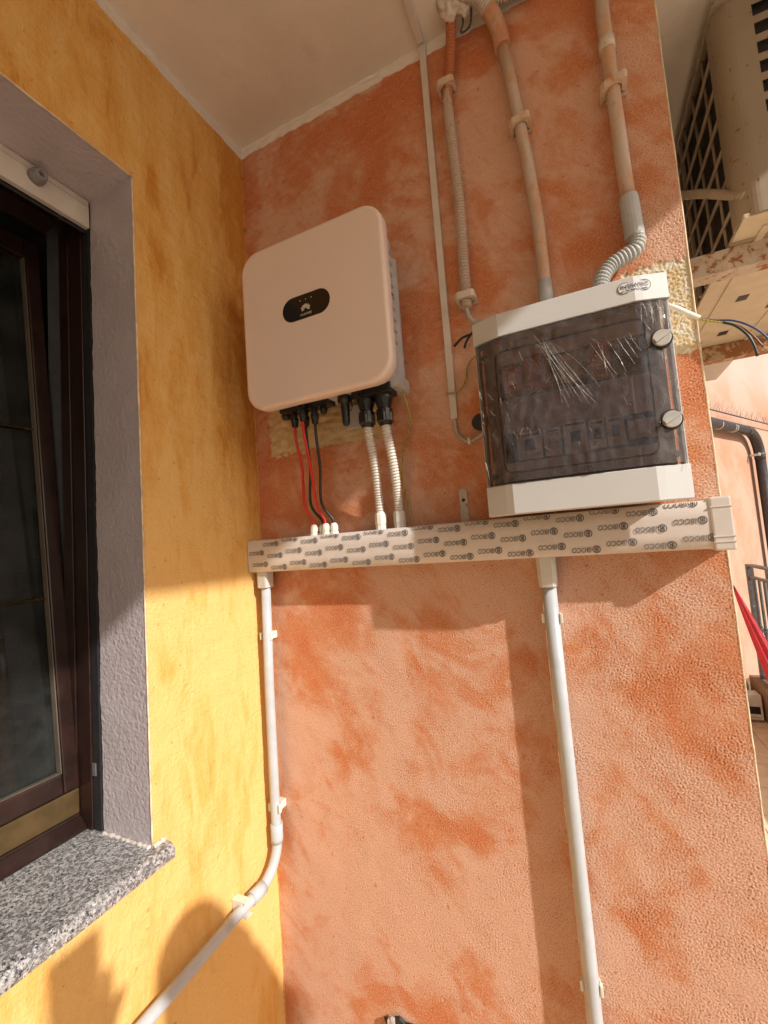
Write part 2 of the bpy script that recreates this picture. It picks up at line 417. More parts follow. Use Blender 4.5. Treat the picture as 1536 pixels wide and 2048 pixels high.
# ------------------------------------------------------------------ orange wall
ow = empty('stucco_wall', (0, 0, 0), 'orange sponge-painted stucco wall carrying the inverter and the switchboard', 'wall')
MB().box(-.02, XR-.004, .006, .30, 0, HC).build('wall_core', 'orange', ow)
st = .0016; ZL = .30      # the face below the picture is left plain
nu = int(round(XR/st))+1; nv = int(round((HC-ZL)/st))+1
MB().box(0, XR-.004, -.001, .0055, 0, ZL).build('lower_face', 'orange', ow)
rng = np.random.default_rng(3)
X, Z = np.meshgrid(np.linspace(0, XR, nu), np.linspace(ZL, HC, nv))
g1 = band(nv, nu, st, .0048, .40, rng); g2 = band(nv, nu, st, .0088, .5, rng)
g3 = g1*.95+g2*.35; grain = np.tanh(1.2*g3)-.35*np.clip(-g3-.9, 0, 2)
amp = .30+.45*sstep(X, .04, .30)+.25*sstep(X, .6, 1.0)
amp *= 1-.62*sstep(Z, 1.45, 2.1)*(1-sstep(X, .80, 1.0))
amp *= 1-.45*sstep(Z, 2.2, 2.7)
amp *= np.clip(1+.14*band(nv, nu, st, .16, .4, rng), .6, 1.4)
trow = band(nv, nu, st, .035, .4, rng, 1.6, .8); trow = np.sign(trow)*np.abs(trow)**1.5
wav = band(nv, nu, st, .12, .5, rng)
sm = sstep(Z, 1.5, 1.9)*(1-sstep(X, .45, .9))
brush = band(nv, nu, st, .007, .4, rng, 1., .12)*(1-sstep(X, .03, .10))
h = grain*amp*.00056+trow*.00060*(.05+.95*sm)+wav*.0002+brush*.00016
# bare masonry left where older devices were taken down, with broken paint edges
e = band(nv, nu, st, .03, .6, rng)*.0035
def boxmask(x0, x1, z0, z1, s=.003):
    d = np.maximum(np.maximum(x0-X, X-x1), np.maximum(z0-Z, Z-z1))+e
    return 1-sstep(d, -s, s)
slope = (X-.05)*.03
b1 = 1-sstep(np.maximum(np.maximum(.054-X, X-.405), np.maximum(1.812+slope*0-Z, Z-2.20))+e, -.003, .003)
b2 = boxmask(.93, 1.2, 1.862, 2.043)
bare = np.maximum(b1, b2)
h += b2*np.tanh(band(nv, nu, st, .009, .3, rng))*.0006 - b1*.0011 - b2*.0016
h -= boxmask(.93, 1.2, 1.905, 1.928)*.0  
P = np.stack([X, -h, Z], -1)
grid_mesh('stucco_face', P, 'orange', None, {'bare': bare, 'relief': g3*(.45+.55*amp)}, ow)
mb = MB(); pts = []
for i in range(120):
    z = HC*i/119; pts.append((XR-.001+rnd.uniform(-.0004, .0004), .0012, z))
mb.tube(pts, .0020, 8); mb.build('corner_bead', 'bead', ow)
MB().box(XR-.004, XR+.001, .004, .30, 0, HC).build('end_face', 'bead', ow)

# ------------------------------------------------------------------ yellow wall with window opening
WY0, WY1, WZ0, WZ1, WD = -1.553, -.353, 1.005, 2.380, .145
yw = empty('stucco_wall', (0, -.6, 0), 'ochre yellow stucco wall with a deep-set window', 'wall')
mb = MB()
mb.box(-.30, -.006, WY1+.004, 0, 0, HC); mb.box(-.30, -.006, -3.2, WY0-.004, 0, HC)
mb.box(-.30, -.006, WY0-.004, WY1+.004, 0, WZ0-.035); mb.box(-.30, -.006, WY0-.004, WY1+.004, WZ1+.004, HC)
mb.build('wall_core', 'yellow', yw)
st = .004
ys = np.concatenate([np.linspace(-3.2, WY0, 80), np.linspace(WY0, WY1, 301)[1:], np.linspace(WY1, 0, 89)[1:]])
zs = np.concatenate([np.linspace(0, WZ0, 251), np.linspace(WZ0, WZ1, 345)[1:], np.linspace(WZ1, HC, 92)[1:]])
Yg, Zg = np.meshgrid(ys, zs); nv, nu = Yg.shape
rng = np.random.default_rng(11)
a1 = band(nv, nu, st, .013, .35, rng); w1 = band(nv, nu, st, .15, .5, rng); t1 = band(nv, nu, st, .045, .4, rng, 1.5, .7)
t1 = np.sign(t1)*np.abs(t1)**1.6
hy = a1*.00028*np.clip(1+.5*band(nv, nu, st, .2, .4, rng), .2, 2)+w1*.0006+t1*.00035*(.3+.7*sstep(Zg, 1.5, 2.1))
edge = np.minimum(np.abs(Yg-WY1), 1)
hy *= sstep(np.abs(Yg-WY1), 0, .012)*.9+.1
P = np.stack([hy, Yg, Zg], -1)
yc = (ys[:-1]+ys[1:])/2; zc = (zs[:-1]+zs[1:])/2
YC, ZC = np.meshgrid(yc, zc)
keep = ~((YC > WY0) & (YC < WY1) & (ZC > WZ0-.034) & (ZC < WZ1))
grid_mesh('stucco_face', P, 'yellow', keep, None, yw)
# mauve reveal: right jamb, left jamb and soffit as one painted lining, its inner edge chipped
def lining(fn, n1, n2):
    vv = [[fn(i/n1, j/n2) for j in range(n2+1)] for i in range(n1+1)]
    v = [p for r in vv for p in r]; f = [(i*(n2+1)+j, i*(n2+1)+j+1, (i+1)*(n2+1)+j+1, (i+1)*(n2+1)+j) for i in range(n1) for j in range(n2)]
    return v, f
mb = MB()
rg = np.random.default_rng(5).standard_normal(400); rg = np.convolve(rg, np.ones(5)/5, 'same')
mb.add(*lining(lambda a, b: (.001-(WD+(rg[int(b*300)]*.0022 if a > .99 else 0))*a, WY1, WZ0+(WZ1-WZ0)*b), 4, 150), smooth=True)
mb.add(*lining(lambda a, b: (.001-WD*a, WY0, WZ0+(WZ1-WZ0)*b), 4, 20))
mb.add(*lining(lambda a, b: (.001-WD*a, WY0+(WY1-WY0)*b, WZ1), 4, 30), smooth=True)
o = mb.build('window_reveal', 'mauve', yw)
pts = [(.0008+rnd.uniform(-.0006, .0006), WY1+.0005, WZ0+(WZ1-WZ0)*i/90) for i in range(91)]
MB().tube(pts, .0022, 6).build('reveal_edge', 'bead', yw)
pts = [(.0008+rnd.uniform(-.0006, .0006), WY1-1.2*i/60, WZ1+.0005) for i in range(61)]
MB().tube(pts, .0022, 6).build('reveal_edge', 'bead', yw)

# ------------------------------------------------------------------ balcony ceiling slab, floor, street
cs = MB().box(-.30, 1.965, -3.2, 3.55, HC, HC+.22).build('balcony_ceiling', 'ceiling')
tag(cs, 'white plastered balcony ceiling above the inverter corner', 'ceiling')
gd = MB().box(-60, 60, -60, 60, -.9, -.7).build('street_ground', 'ground'); tag(gd, kind='structure')  # unseen ground, raised and paled to bounce light upward
fl = MB().box(-.3, 2.12, -3.2, 5.2, -.25, -.006).build('balcony_floor', 'grout'); tag(fl, kind='structure')
tm = MB().box(.002, .298, .002, .298, -.006, 0, .0015)
first = None
for iy in range(0, 17):
    for ix in range(0, 7):
        x, y = -.01+ix*.3, -1.6+iy*.3
        if first is None:
            first = tm.build('floor_tile', 'tile', fl); first.location = Vector((x, y, 0)); 
        else:
            c = first.copy(); COL.objects.link(c); c.location = Vector((x, y, 0))

# ------------------------------------------------------------------ granite sill
mb = MB()
mb.loft([[(-.24, y, .972), (.022, y, .972), (.030, y, .978), (.032, y, .992), (.026, y, 1.002), (.016, y, 1.005), (-.24, y, 1.005)] for y in (-1.58, -.3275)])
sill = mb.build('window_sill', 'granite'); tag(sill, 'black and white speckled granite sill under the window', 'window sill')
mb = MB()
pts = [(-.002-.14*i/30, WY1-.002-abs(rnd.gauss(0, .0012)), 1.0055) for i in range(31)]
mb.tube(pts, [.0035+rnd.uniform(-.001, .0015) for _ in pts], 6)
pts = [(.004, -.329-.024*i/12, 1.0055+rnd.uniform(0, .002)) for i in range(13)]
mb.tube(pts, [.004+rnd.uniform(-.0015, .002) for _ in pts], 6)
mb.build('mortar_smear', 'lump', sill)

# ------------------------------------------------------------------ window
wd = empty('tilt_window', (-.21, -.95, 1.005), 'dark brown framed window tilted inwards at the top', 'window')
XF = -.205
mb = MB()
mb.box(-.246, -.172, WY1-.006, WY1+.008, WZ0, WZ1, .002)
mb.build('jamb_liner', 'brown', wd)
MB().box(-.308, -.2465, WY1-.002, WY1+.008, WZ0, WZ1).build('inner_reveal', 'room_shade', wd)  # darkened colour stands in for the dim room's shade
mb = MB(); mb.box(-.246, -.214, WY1-.0105, WY1-.0065, WZ0+.02, WZ1-.01, .001); mb.build('frame_stile', 'brown', wd)
mb = MB(); mb.box(-.262, -.172, WY0-.006, WY0+.030, WZ0, WZ1, .003); mb.build('frame_stile', 'brown', wd)
mb = MB(); mb.box(-.262, XF, WY0+.031, WY1-.031, WZ1-.05, WZ1, .003); mb.build('frame_head', 'brown', wd)
mb = MB(); mb.box(-.262, XF-.004, WY0+.031, WY1-.0068, 1.006, 1.036, .003)
mb.loft([[(XF-.003, y, 1.008), (XF+.016, y, 1.006), (XF+.016, y, 1.012), (XF-.003, y, 1.030)] for y in (WY0+.031, WY1-.0068)])
mb.build('frame_sill_rail', 'brown', wd)
MB().box(-.255, XF-.006, WY0+.031, WY1-.0072, 1.0365, 1.086, .002).build('threshold_strip', 'bronze', wd)
# tilted sash, built upright then leaned about its foot
TILT = R_(5.7); PX, PZ = XF-.02, 1.088
def lean(o):
    me = o.data; off = o.location.copy(); c, s = math.cos(TILT), math.sin(TILT)
    for v in me.vertices:
        p = v.co; dx, dz = p.x-PX, p.z-PZ
        v.co = Vector((PX+dx*c-dz*s, p.y, PZ+dx*s+dz*c))
    return o
SY1, SY0, SZ1 = WY1-.008, WY1-.62, 2.345
sash = empty('sash', Vector((0, 0, 0)), None); sash.parent = wd; sash.location = Vector((PX, -.6, PZ))-wd.location
def sbox(name, m, *b, bev=.003): return lean(MB().box(*b, bev).build(name, m, sash))
sx0, sx1 = PX-.03, PX+.018
sbox('stile', 'brown', sx0, sx1, SY1-.030, SY1, PZ, SZ1)
sbox('stile', 'brown', sx0, sx1, SY0, SY0+.052, PZ, SZ1)
sbox('rail', 'brown', sx0, sx1-.001, SY0+.0525, SY1-.0305, PZ, PZ+.040)
sbox('rail', 'brown', sx0, sx1-.001, SY0+.0525, SY1-.0305, SZ1-.05, SZ1)
lean(MB().box(PX-.008, PX-.002, SY0+.05, SY1-.028, PZ+.038, SZ1-.048).build('glass_pane', 'glass', sash))
for b in ((SY1-.0330, SY1-.0308, PZ+.040, SZ1-.05), (SY0+.0528, SY1-.0335, PZ+.0402, PZ+.0422)):
    lean(MB().box(PX+.0, PX+.016, b[0], b[1], b[2], b[3], .001).build('gasket', 'gasket', sash))
for z in (1.484, 1.865):
    lean(MB().tube([(PX+.004, SY0+.05, z-.006), (PX+.004, SY1-.031, z+.006)], .0028, 8).build('glazing_bar', 'brass', sash))
# second sash further along the opening
s2 = MB(); s2.box(sx0-.01, sx1-.01, WY0+.032, WY0+.085, PZ, SZ1); s2.box(sx0-.01, sx1-.01, SY0-.056, SY0-.004, PZ, SZ1)
s2.box(sx0-.01, sx1-.012, WY0+.0855, SY0-.0565, PZ, PZ+.05); s2.box(sx0-.01, sx1-.012, WY0+.0855, SY0-.0565, SZ1-.05, SZ1)
s2.build('fixed_sash', 'brown', wd)
MB().box(PX-.012, PX-.006, WY0+.08, SY0-.05, PZ+.04, SZ1-.04).build('glass_pane', 'glass', wd)
# dim room behind the opening
rm = MB()
rm.box(-2.6, -2.55, -2.4, .4, 0, 2.8); rm.box(-2.55, -.30, .35, .4, 0, 2.8); rm.box(-2.55, -.30, -2.4, -2.35, 0, 2.8)
rm.box(-2.55, -.30, -2.35, .35, -.05, 0); rm.box(-2.55, -.30, -2.35, .35, 2.75, 2.8)
ro = rm.build('dim_room', 'dark_room'); tag(ro, 'dim room seen through the gap of the tilted window', 'room')
# shutter guide and raised roller shutter
gu = MB(); gu.box(-.170, -.148, WY1-.0025, WY1+.004, WZ0+.002, WZ1)
go = gu.build('shutter_guide', 'black_gap'); tag(go, 'black shutter guide channel beside the mauve jamb', 'shutter guide')
mb = MB()
for a, b, o2 in ((1.115, 1.14, 0),):
    mb.box(-.1705, -.160, WY1-.0045, WY1-.0026, a, b)
mb.build('silicone_patch', 'pale_seal', go)
rs = empty('roller_shutter', (-.14, -.9, 2.311), 'cream roller shutter bottom bar raised under the lintel', 'roller shutter')
MB().box(-.152, -.139, WY0+.004, WY1-.004, 2.313, 2.364, .002).build('bottom_bar', 'shutter', rs)
MB().box(-.152, -.1405, WY0+.004, WY1-.004, 2.3655, 2.3785, .001).build('slat', 'shutter', rs)
MB().box(-.1555, -.153, WY0+.004, WY1-.004, 2.305, 2.312, .0005).build('bottom_seal', 'black_gap', rs)
mb = MB(); lathe(mb, (-.1392, -.464, 2.352), (1, 0, -.12), [(0, .0155), (.012, .0150), (.022, .0118), (.026, .0105), (.026, .0062), (.012, .0058)], 20, smooth=True)
mb.build('stopper', 'stopper', rs)

# ------------------------------------------------------------------ solar inverter
iv = empty('solar_inverter', (.305, 0, 1.88), 'white square solar inverter with black oval display, hung in the corner', 'inverter')
ix0, ix1, iz0, iz1 = .1165, .494, 1.884, 2.2705
mb = MB()
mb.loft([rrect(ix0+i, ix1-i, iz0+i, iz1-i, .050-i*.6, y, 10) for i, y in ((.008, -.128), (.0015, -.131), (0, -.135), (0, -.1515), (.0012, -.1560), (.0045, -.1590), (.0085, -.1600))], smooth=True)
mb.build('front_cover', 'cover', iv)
mb = MB()
mb.loft([rrect(ix0+.02, ix1-.018, iz0+.012, iz1-.014, .03, y, 6) for y in (-.075, -.128)], smooth=False)
mb.loft([rrect(ix0+.03, ix1-.040, iz0+.024, iz1-.03, .02, y, 6) for y in (-.020, -.075)], smooth=False)
bo = mb.build('housing', 'body', iv)
xs = ix1-.018
for k in range(9):       # side louvres
    z = 1.985+k*.026
    MB().loft([[(xs-.003, y, z), (xs+.0045, y, z+.004), (xs-.003, y, z+.014)] for y in (-.122, -.080)]).build('louvre', 'body', iv)
mb = MB(); mb.box(xs-.002, xs+.003, -.120, -.084, 2.095, 2.101); mb.build('side_slot', 'black', iv)
MB().loft([[(xs-.04, -.076, z), (xs-.010, -.022, z), (xs-.010, -.014, z), (xs-.05, -.014, z)] for z in (1.925, 2.225)]).build('rear_flange', 'body', iv)
mb = MB(); mb.box(.30, .345, -.014, -.003, 1.842, 1.90, .002); mb.box(.16, .46, -.014, -.003, 1.93, 2.20, .002)
mb.build('mounting_plate', 'body', iv)
mb = MB(); mb.loft([rrect(xs-.028, xs+.004, 1.889, 1.925, .010, y, 4) for y in (-.10, -.03)]); mb.build('corner_bracket', 'body', iv)
# display pill
mb = MB()
mb.loft([rrect(.2345+i, .3605-i, 2.0655+i, 2.1215-i, .0279-i, y, 10) for i, y in ((0, -.158), (0, -.1604), (.001, -.1608))], smooth=False)
dp = mb.build('display', 'blackgloss', iv)
mb = MB(); cx, cz = .2975, 2.0835
for a in (-82, -58, -34, -11, 11, 34, 58, 82):
    t = R_(a); d = Vector((math.sin(t), 0, math.cos(t))); q = Vector((d.z, 0, -d.x)); c0 = Vector((cx, -.1612, cz))
    L = .0145 if abs(a) < 60 else .0115
    pr = [(.0035, 0), (.007, .0012), (L-.003, .0019), (L-.001, .0013), (L, 0)]
    up = [c0+d*r+q*wd_ for r, wd_ in pr]; dn = [c0+d*r-q*wd_ for r, wd_ in reversed(pr[1:-1])]
    ring = up+dn; mb.loft([ring, [p+Vector((0, -.0003, 0)) for p in ring]])
mb.build('flower_logo', 'print', dp)
mb = MB(); add_text(mb, 'HUAWEI', .0078, cx, -.1611, 2.0745, extrude=.0002); mb.build('brand_lettering', 'print', dp)
for x in (.2835, .2985, .3135):
    mb = MB(); lathe(mb, (x, -.1605, 2.1085), (0, -1, 0), [(0, .0016), (.0007, .0014)], 10); mb.build('indicator', 'led', dp)
# connectors under the housing
def plug(x, y, z1, z0, r, name='dc_connector'):
    mb = MB(); n = 12
    L = z1-z0
    lathe(mb, (x, y, z1), (0, 0, -1), [(0, r*1.05), (L*.30, r*1.05), (L*.31, r*.86), (L*.52, r*.86), (L*.53, r*1.1), (L*.72, r*1.1), (L*.75, r*.95), (L*.97, r*.82), (L, r*.5)], n)
    mb.box(x-r*.4, x+r*.4, y-r*1.35, y-r*.6, z1-L*.30, z1-L*.05, .0008)
    return mb.build(name, 'black', iv)
YC_ = -.085
cab = [(.197, YC_, 1.850), (.2285, YC_, 1.846), (.236, YC_-.022, 1.853), (.259, YC_-.006, 1.846)]
for (x, y, z0) in cab: plug(x, y, 1.900, z0, .0092)
plug(.281, YC_, 1.90, 1.868, .0085, 'capped_port'); plug(.166, YC_+.01, 1.90, 1.878, .012, 'capped_port')
MB().box(.165, .305, YC_-.018, YC_+.018, 1.886, 1.899, .003).build('dc_port_block', 'black', iv)
mb = MB(); lathe(mb, (.342, -.09, 1.897), (0, 0, -1), [(0, .017), (.014, .017), (.016, .0105), (.030, .0105), (.034, .0098), (.062, .0090), (.068, .007), (.070, .003)], 16, smooth=True)
mb.tube(spline([(.351, -.09, 1.885), (.362, -.095, 1.875), (.361, -.095, 1.862), (.352, -.092, 1.857)], .003), .0012, 6)
mb.build('antenna_dongle', 'black', iv)
glandtop = []
for x, y, zb, nm in ((.393, -.085, 1.815, 'ac_connector'), (.437, -.085, 1.812, 'ac_connector')):
    mb = MB(); T = 1.903-zb
    lathe(mb, (x, y, 1.903), (0, 0, -1), [(0, .021), (T*.35, .021), (T*.55, .0150), (T*.60, .0140), (T*.62, .0185), (T*.90, .0185), (T*.92, .0165), (T, .013)], 14)
    lathe(mb, (x, y, zb+.026), (0, 0, -1), [(0, .0198), (.018, .0198), (.020, .017)], 6)
    mb.box(x-.004, x+.004, y-.024, y-.010, zb+.035, 1.90, .001)
    mb.build(nm, 'black', iv)
MB().box(.368, .462, -.108, -.062, 1.878, 1.905, .004).build('ac_port_block', 'black', iv)

# ------------------------------------------------------------------ cables and flex from inverter to trunking
ZT, ZB, YT = 1.586, 1.503, -.055
land = [(.200, -.034), (.222, -.026), (.236, -.036), (.256, -.030)]
spec = [('red', 'leftmost red solar cable hanging from the inverter', 'red'), ('cblack', 'black solar cable between the two red cables', 'black'),
        ('red', 'red solar cable between the two black cables', 'red'), ('cblack', 'rightmost black solar cable below the inverter', 'black')]
for (x, y, z), (lx, ly), (m, lab, c) in zip(cab, land, spec):
    mb = MB()
    k = .012 if m == 'cblack' else .003
    pts = spline([(x, y, z+.006), (x+.001, y-.001, z-.03), (x+.006+(lx-x)*.25-k*.6, y+.012, z-.10), (lx-.010-k, ly-.016, 1.665), (lx-.002, ly-.001, 1.622), (lx, ly, 1.600)], .006)
    o = mb.tube(pts, .0034, 10).build('solar_cable', m); tag(o, lab, 'cable', 'solar cables under the inverter')
tr = empty('cable_trunking', (.52, 0, ZB), 'long pale trunking with printed logo film, running across the wall', 'trunking')
for i, (lx, ly) in enumerate(land):
    mb = MB(); lathe(mb, (lx, ly, ZT-.001), (0, 0, 1), [(0, .0105), (.007, .0105), (.0072, .0088), (.010, .0088), (.0102, .0100), (.020, .0096), (.025, .0078), (.028, .0055)], 12, smooth=False)
    mb.build('cable_gland', 'gland', tr)
for i, (tx, ty, tz, bx, by, lab) in enumerate(((.393, -.085, 1.822, .383, -.030, 'left corrugated grey flex conduit between the inverter and trunking'), (.437, -.085, 1.820, .431, -.030, 'right corrugated grey flex conduit below the inverter, next to the earth wire'))):
    root = empty('flex_conduit', (bx, by, 1.6), lab, 'flex conduit', 'flex conduits under the inverter')
    p, r = corr([(tx, ty, tz), (tx+.002, ty+.002, tz-.03), ((tx+bx)/2+.006, ty+.022, 1.72), (bx+.002, by-.006, 1.65), (bx, by, 1.615)], .0105, .0062, .0024)
    MB().tube(p, r, 14, smooth=False).build('corrugated_tube', 'flex', root)
    mb = MB(); lathe(mb, (bx, by, ZT), (0, 0, 1), [(0, .0135), (.012, .0135), (.013, .0145), (.034, .0140), (.040, .0118)], 10)
    mb.build('coupling', 'gland' if i == 0 else 'pvc2', root)
ew = MB().tube(spline([(.462, -.075, 1.900), (.474, -.06, 1.880), (.476, -.03, 1.84), (.462, -.02, 1.80), (.445, -.012, 1.76), (.437, -.010, 1.70), (.447, -.012, 1.64), (.455, -.02, 1.588)], .006), .0018, 8).build('earth_wire', 'earth')
tag(ew, 'thin yellow-green earth wire curling from the inverter to trunking', 'wire')

# ------------------------------------------------------------------ trunking
MB().box(.003, 1.020, YT+.004, -.001, ZB, ZT, .0015).build('trunking_body', 'trunk', tr)
nfx = 140; v = []; f = []
fy = lambda x, t: YT-.0004-.0006*abs(math.sin(x*9+t*3))*(1 if x < .9 else 1.8)
for i in range(nfx+1):
    x = .003+1.015*i/nfx
    for t in (0, .04, .35, .65, .96, 1): v.append((x, (YT+.004 if t in (0, 1) else fy(x, t)), ZB+.0008+(ZT-ZB-.0016)*t))
f = [(i*6+j, i*6+j+1, (i+1)*6+j+1, (i+1)*6+j) for i in range(nfx) for j in range(5)]
film = MB().add(v, f, 0, True).build('protective_film', 'film', tr)
mb = MB()
mb.box(1.006, 1.0365, YT-.0035, -.0006, ZB-.003, ZT+.004, .003)
ec = mb.build('end_cap', 'trunk', tr)
for z in (ZB+.010, ZB+.019, ZT-.014):
    MB().box(1.0058, 1.037, YT-.0046, YT-.0030, z, z+.0025, .0005).build('rib', 'trunk', ec)
# printed logos (the film is stuck on upside down)
def logo(zlo=None, zhi=None):
    mb = MB()
    R1 = .0076
    def ring(cx, cz, ra, rb, y, mi, n=22):
        a = [(cx+ra*math.cos(2*math.pi*k/n), y, cz+ra*math.sin(2*math.pi*k/n)) for k in range(n)]
        b = [(cx+rb*math.cos(2*math.pi*k/n), y, cz+rb*math.sin(2*math.pi*k/n)) for k in range(n)]
        mb.loft([a, b], False, False, mi)
    cx = -.0205
    ring(cx, 0, R1, R1*.80, 0, 0)
    ring(cx+.0012, .0022, .0026, .0014, 0, 0, 14); ring(cx+.0012, -.0024, .0028, .0015, 0, 0, 14)
    for a, b in ((-.0036, -.0024), (-.0016, -.0006)):
        mb.add([(cx+a, 0, -.0048), (cx+b, 0, -.0048), (cx+b+.0006, 0, .0048), (cx+a+.0006, 0, .0048)], [(0, 1, 2, 3)], 0)
    v, f_ = text_mesh('IBOCO', .0125, offset=.00028, shear=.18)
    x0, x1 = min(p.x for p in v), max(p.x for p in v); s = .0365/(x1-x0)
    mb.add([(.0065+(p.x-(x0+x1)/2)*s, 0, p.y*1.12) for p in v], f_, 0)
    v, f_ = text_mesh('IBOCO', .0125, offset=-.00038, shear=.18)
    mb.add([(.0065+(p.x-(x0+x1)/2)*s, -.00025, p.y*1.12) for p in v], f_, 1)
    me = bpy.data.meshes.new('printed_logo')
    me.from_pydata([(-x*.93, y, -z*.92) for x, y, z in mb.v], [], mb.f)
    me.polygons.foreach_set('material_index', mb.mi)
    bm = bmesh.new(); bm.from_mesh(me)
    for zz, no in ((zlo, (0, 0, -1)), (zhi, (0, 0, 1))):
        if zz is not None:
            bmesh.ops.bisect_plane(bm, geom=bm.verts[:]+bm.edges[:]+bm.faces[:], plane_co=(0, 0, zz), plane_no=no, clear_outer=True)
    bm.to_mesh(me); bm.free()
    me.materials.append(MT['ink']); me.materials.append(MT['film'])
    return me
full = logo(); cache = {}
H = ZT-ZB
for c in range(-1, 21):
    for r in range(-1, 5):
        xx = .020+c*.0590+r*.0112; zz = ZT-.0035-r*.0300-(.0090 if c % 2 else 0)
        if not (.030 < xx < 1.006): continue
        up, dn = ZT-.0016-zz, ZB+.0016-zz
        if up < -.004 or dn > .006: continue
        if up > .0075 and dn < -.0075: me = full
        else:
            key = (round(up, 3) if up <= .0075 else None, round(dn, 3) if dn >= -.0075 else None)
            if key not in cache: cache[key] = logo(key[1], key[0])
            me = cache[key]
        if len(me.polygons) == 0: continue
        o = bpy.data.objects.new('printed_logo', me); COL.objects.link(o); o.parent = film
        o.location = Vector((xx, YT-.0021, zz))-tr.location-film.location

# ------------------------------------------------------------------ switchboard
pn = empty('switchboard', (.8125, 0, 1.588), 'white switchboard with smoked door still wrapped in cling film', 'switchboard')
PX0, PX1 = .6505, .9755
def yf(x, d=0.):
    t = abs((x-.813)/.1625); q = min(1, max(0, (1-t)/.30)); return -.1185-.0165*q-.0012*max(0, 1-t*t)-d
def curved(z0, z1, x0, x1, d, thick, n=26, bev=.0015):
    """a front moulding that bows outwards in plan"""
    mb = MB(); xsn = [x0+(x1-x0)*i/n for i in range(n+1)]
    rings = []
    for x in xsn:
        a = yf(x, d)
        rings.append([(x, a+thick, z0), (x, a+bev, z0), (x, a, z0+bev), (x, a, z1-bev), (x, a+bev, z1), (x, a+thick, z1)])
    return mb.loft(rings, True, True, 0, False)
MB().box(.660, .966, -.088, -.002, 1.600, 1.957, .006).build('back_box', 'panelbox', pn)
curved(1.646, 1.9205, PX0+.004, PX1-.004, -.034, .012).build('door_seat', 'innerdark', pn) if False else None
# cover shell: side cheeks, top band, bottom band
mb = curved(1.921, 1.966, PX0, PX1, 0, .030); tb = mb.build('top_band', 'panel', pn)
mb = curved(1.588, 1.6440, PX0, PX1, 0, .030); bb = mb.build('bottom_band', 'panel', pn)
mb = MB(); mb.box(PX0+.002, PX1-.002, -.1185, -.0885, 1.957, 1.964, .002); mb.box(PX0+.002, PX1-.002, -.1185, -.0885, 1.590, 1.597, .002)
mb.box(PX0+.001, PX0+.008, -.1150, -.0885, 1.5975, 1.9565, .002); mb.box(PX1-.008, PX1-.001, -.1150, -.0885, 1.5975, 1.9565, .002)
mb.build('cover_rim', 'panel', pn)
mb = MB(); mb.box(.672, .955, -.0945, -.0890, 1.652, 1.916, .001)
inn = mb.build('inner_fascia', 'inner', pn)
for z0, z1 in ((1.688, 1.744), (1.812, 1.880)):
    MB().box(.690, .940, -.0962, -.0950, z0, z1).build('device_window', 'innerdark', inn)
devs = [(.712, .757, 1.690, 1.742, 'devwhite', 'devblue'), (.760, .790, 1.690, 1.742, 'devwhite', 'devwhite'), (.794, .833, 1.688, 1.748, 'devwhite', 'innerdark'),
        (.836, .862, 1.692, 1.744, 'devwhite', 'innerdark'), (.864, .892, 1.692, 1.744, 'devwhite', 'devblue'), (.896, .938, 1.700, 1.732, 'inner', 'inner'),
        (.697, .733, 1.822, 1.868, 'devred', 'devwhite'), (.738, .778, 1.818, 1.885, 'devred', 'devred'), (.849, .882, 1.815, 1.880, 'devred', 'devwhite'), (.80, .83, 1.82, 1.872, 'inner', 'inner')]
for x0, x1, z0, z1, a, b in devs:
    o = MB().box(x0, x1, -.1045, -.0965, z0, z1, .0012).build('breaker', a, inn)
    zc = (z0+z1)/2
    MB().box(x0+(x1-x0)*.3, x1-(x1-x0)*.3, -.108, -.1048, zc-.010, zc+.010, .001).build('toggle', b, o)
    if a == 'devwhite':
        MB().box(x0+.004, x1-.004, -.1052, -.1047, z1-.009, z1-.005).build('printed_strip', 'navy', o)
dr = curved(1.6462, 1.9195, PX0+.003, PX1-.003, -.0025, .0035).build('smoked_door', 'smoke', pn)
# moulded rounded line round the viewing window of the door
pts = [Vector((x, 0, z)) for x, _, z in rrect(.690, .934, 1.664, 1.893, .014, 0, 5)]
dense = []
for a, b in zip(pts, pts[1:]+pts[:1]):
    n = max(1, int((b-a).length/.01)); dense += [a+(b-a)*i/n for i in range(n)]
dense.append(dense[0])
MB().tube([(p.x, yf(p.x, -.0022), p.z) for p in dense], .0016, 6).build('door_moulding', 'black', dr)
for x, z in ((.668, 1.662), (.958, 1.662), (.668, 1.895), (.83, 1.655)):
    mb = MB(); lathe(mb, (x, yf(x, -.008), z), (0, -1, 0), [(0, .006), (.003, .0055)], 12); mb.build('screw_cap', 'innerdark', pn)
for zk in (1.852, 1.717):
    x = .9555; y = yf(x)+.002
    mb = MB(); lathe(mb, (x, y, zk), (0, -1, 0), [(0, .0165), (.005, .0165), (.007, .0150)], 22, smooth=False); kb = mb.build('lock_collar', 'black', pn)
    mb = MB(); lathe(mb, (x, y-.007, zk), (0, -1, 0), [(0, .0138), (.003, .0135), (.0042, .0125)], 22)
    d = Vector((math.cos(R_(28)), 0, math.sin(R_(28)))); q = Vector((-d.z, 0, d.x)); c = Vector((x, y-.011, zk))
    ring = [c+d*.0128+q*.0022, c-d*.0128+q*.0034, c-d*.0128-q*.0034, c+d*.0128-q*.0022]
    mb.loft([ring, [p*1+Vector((0, -.0095, 0)) for p in ring]]); mb.build('lock_knob', 'steel', kb)
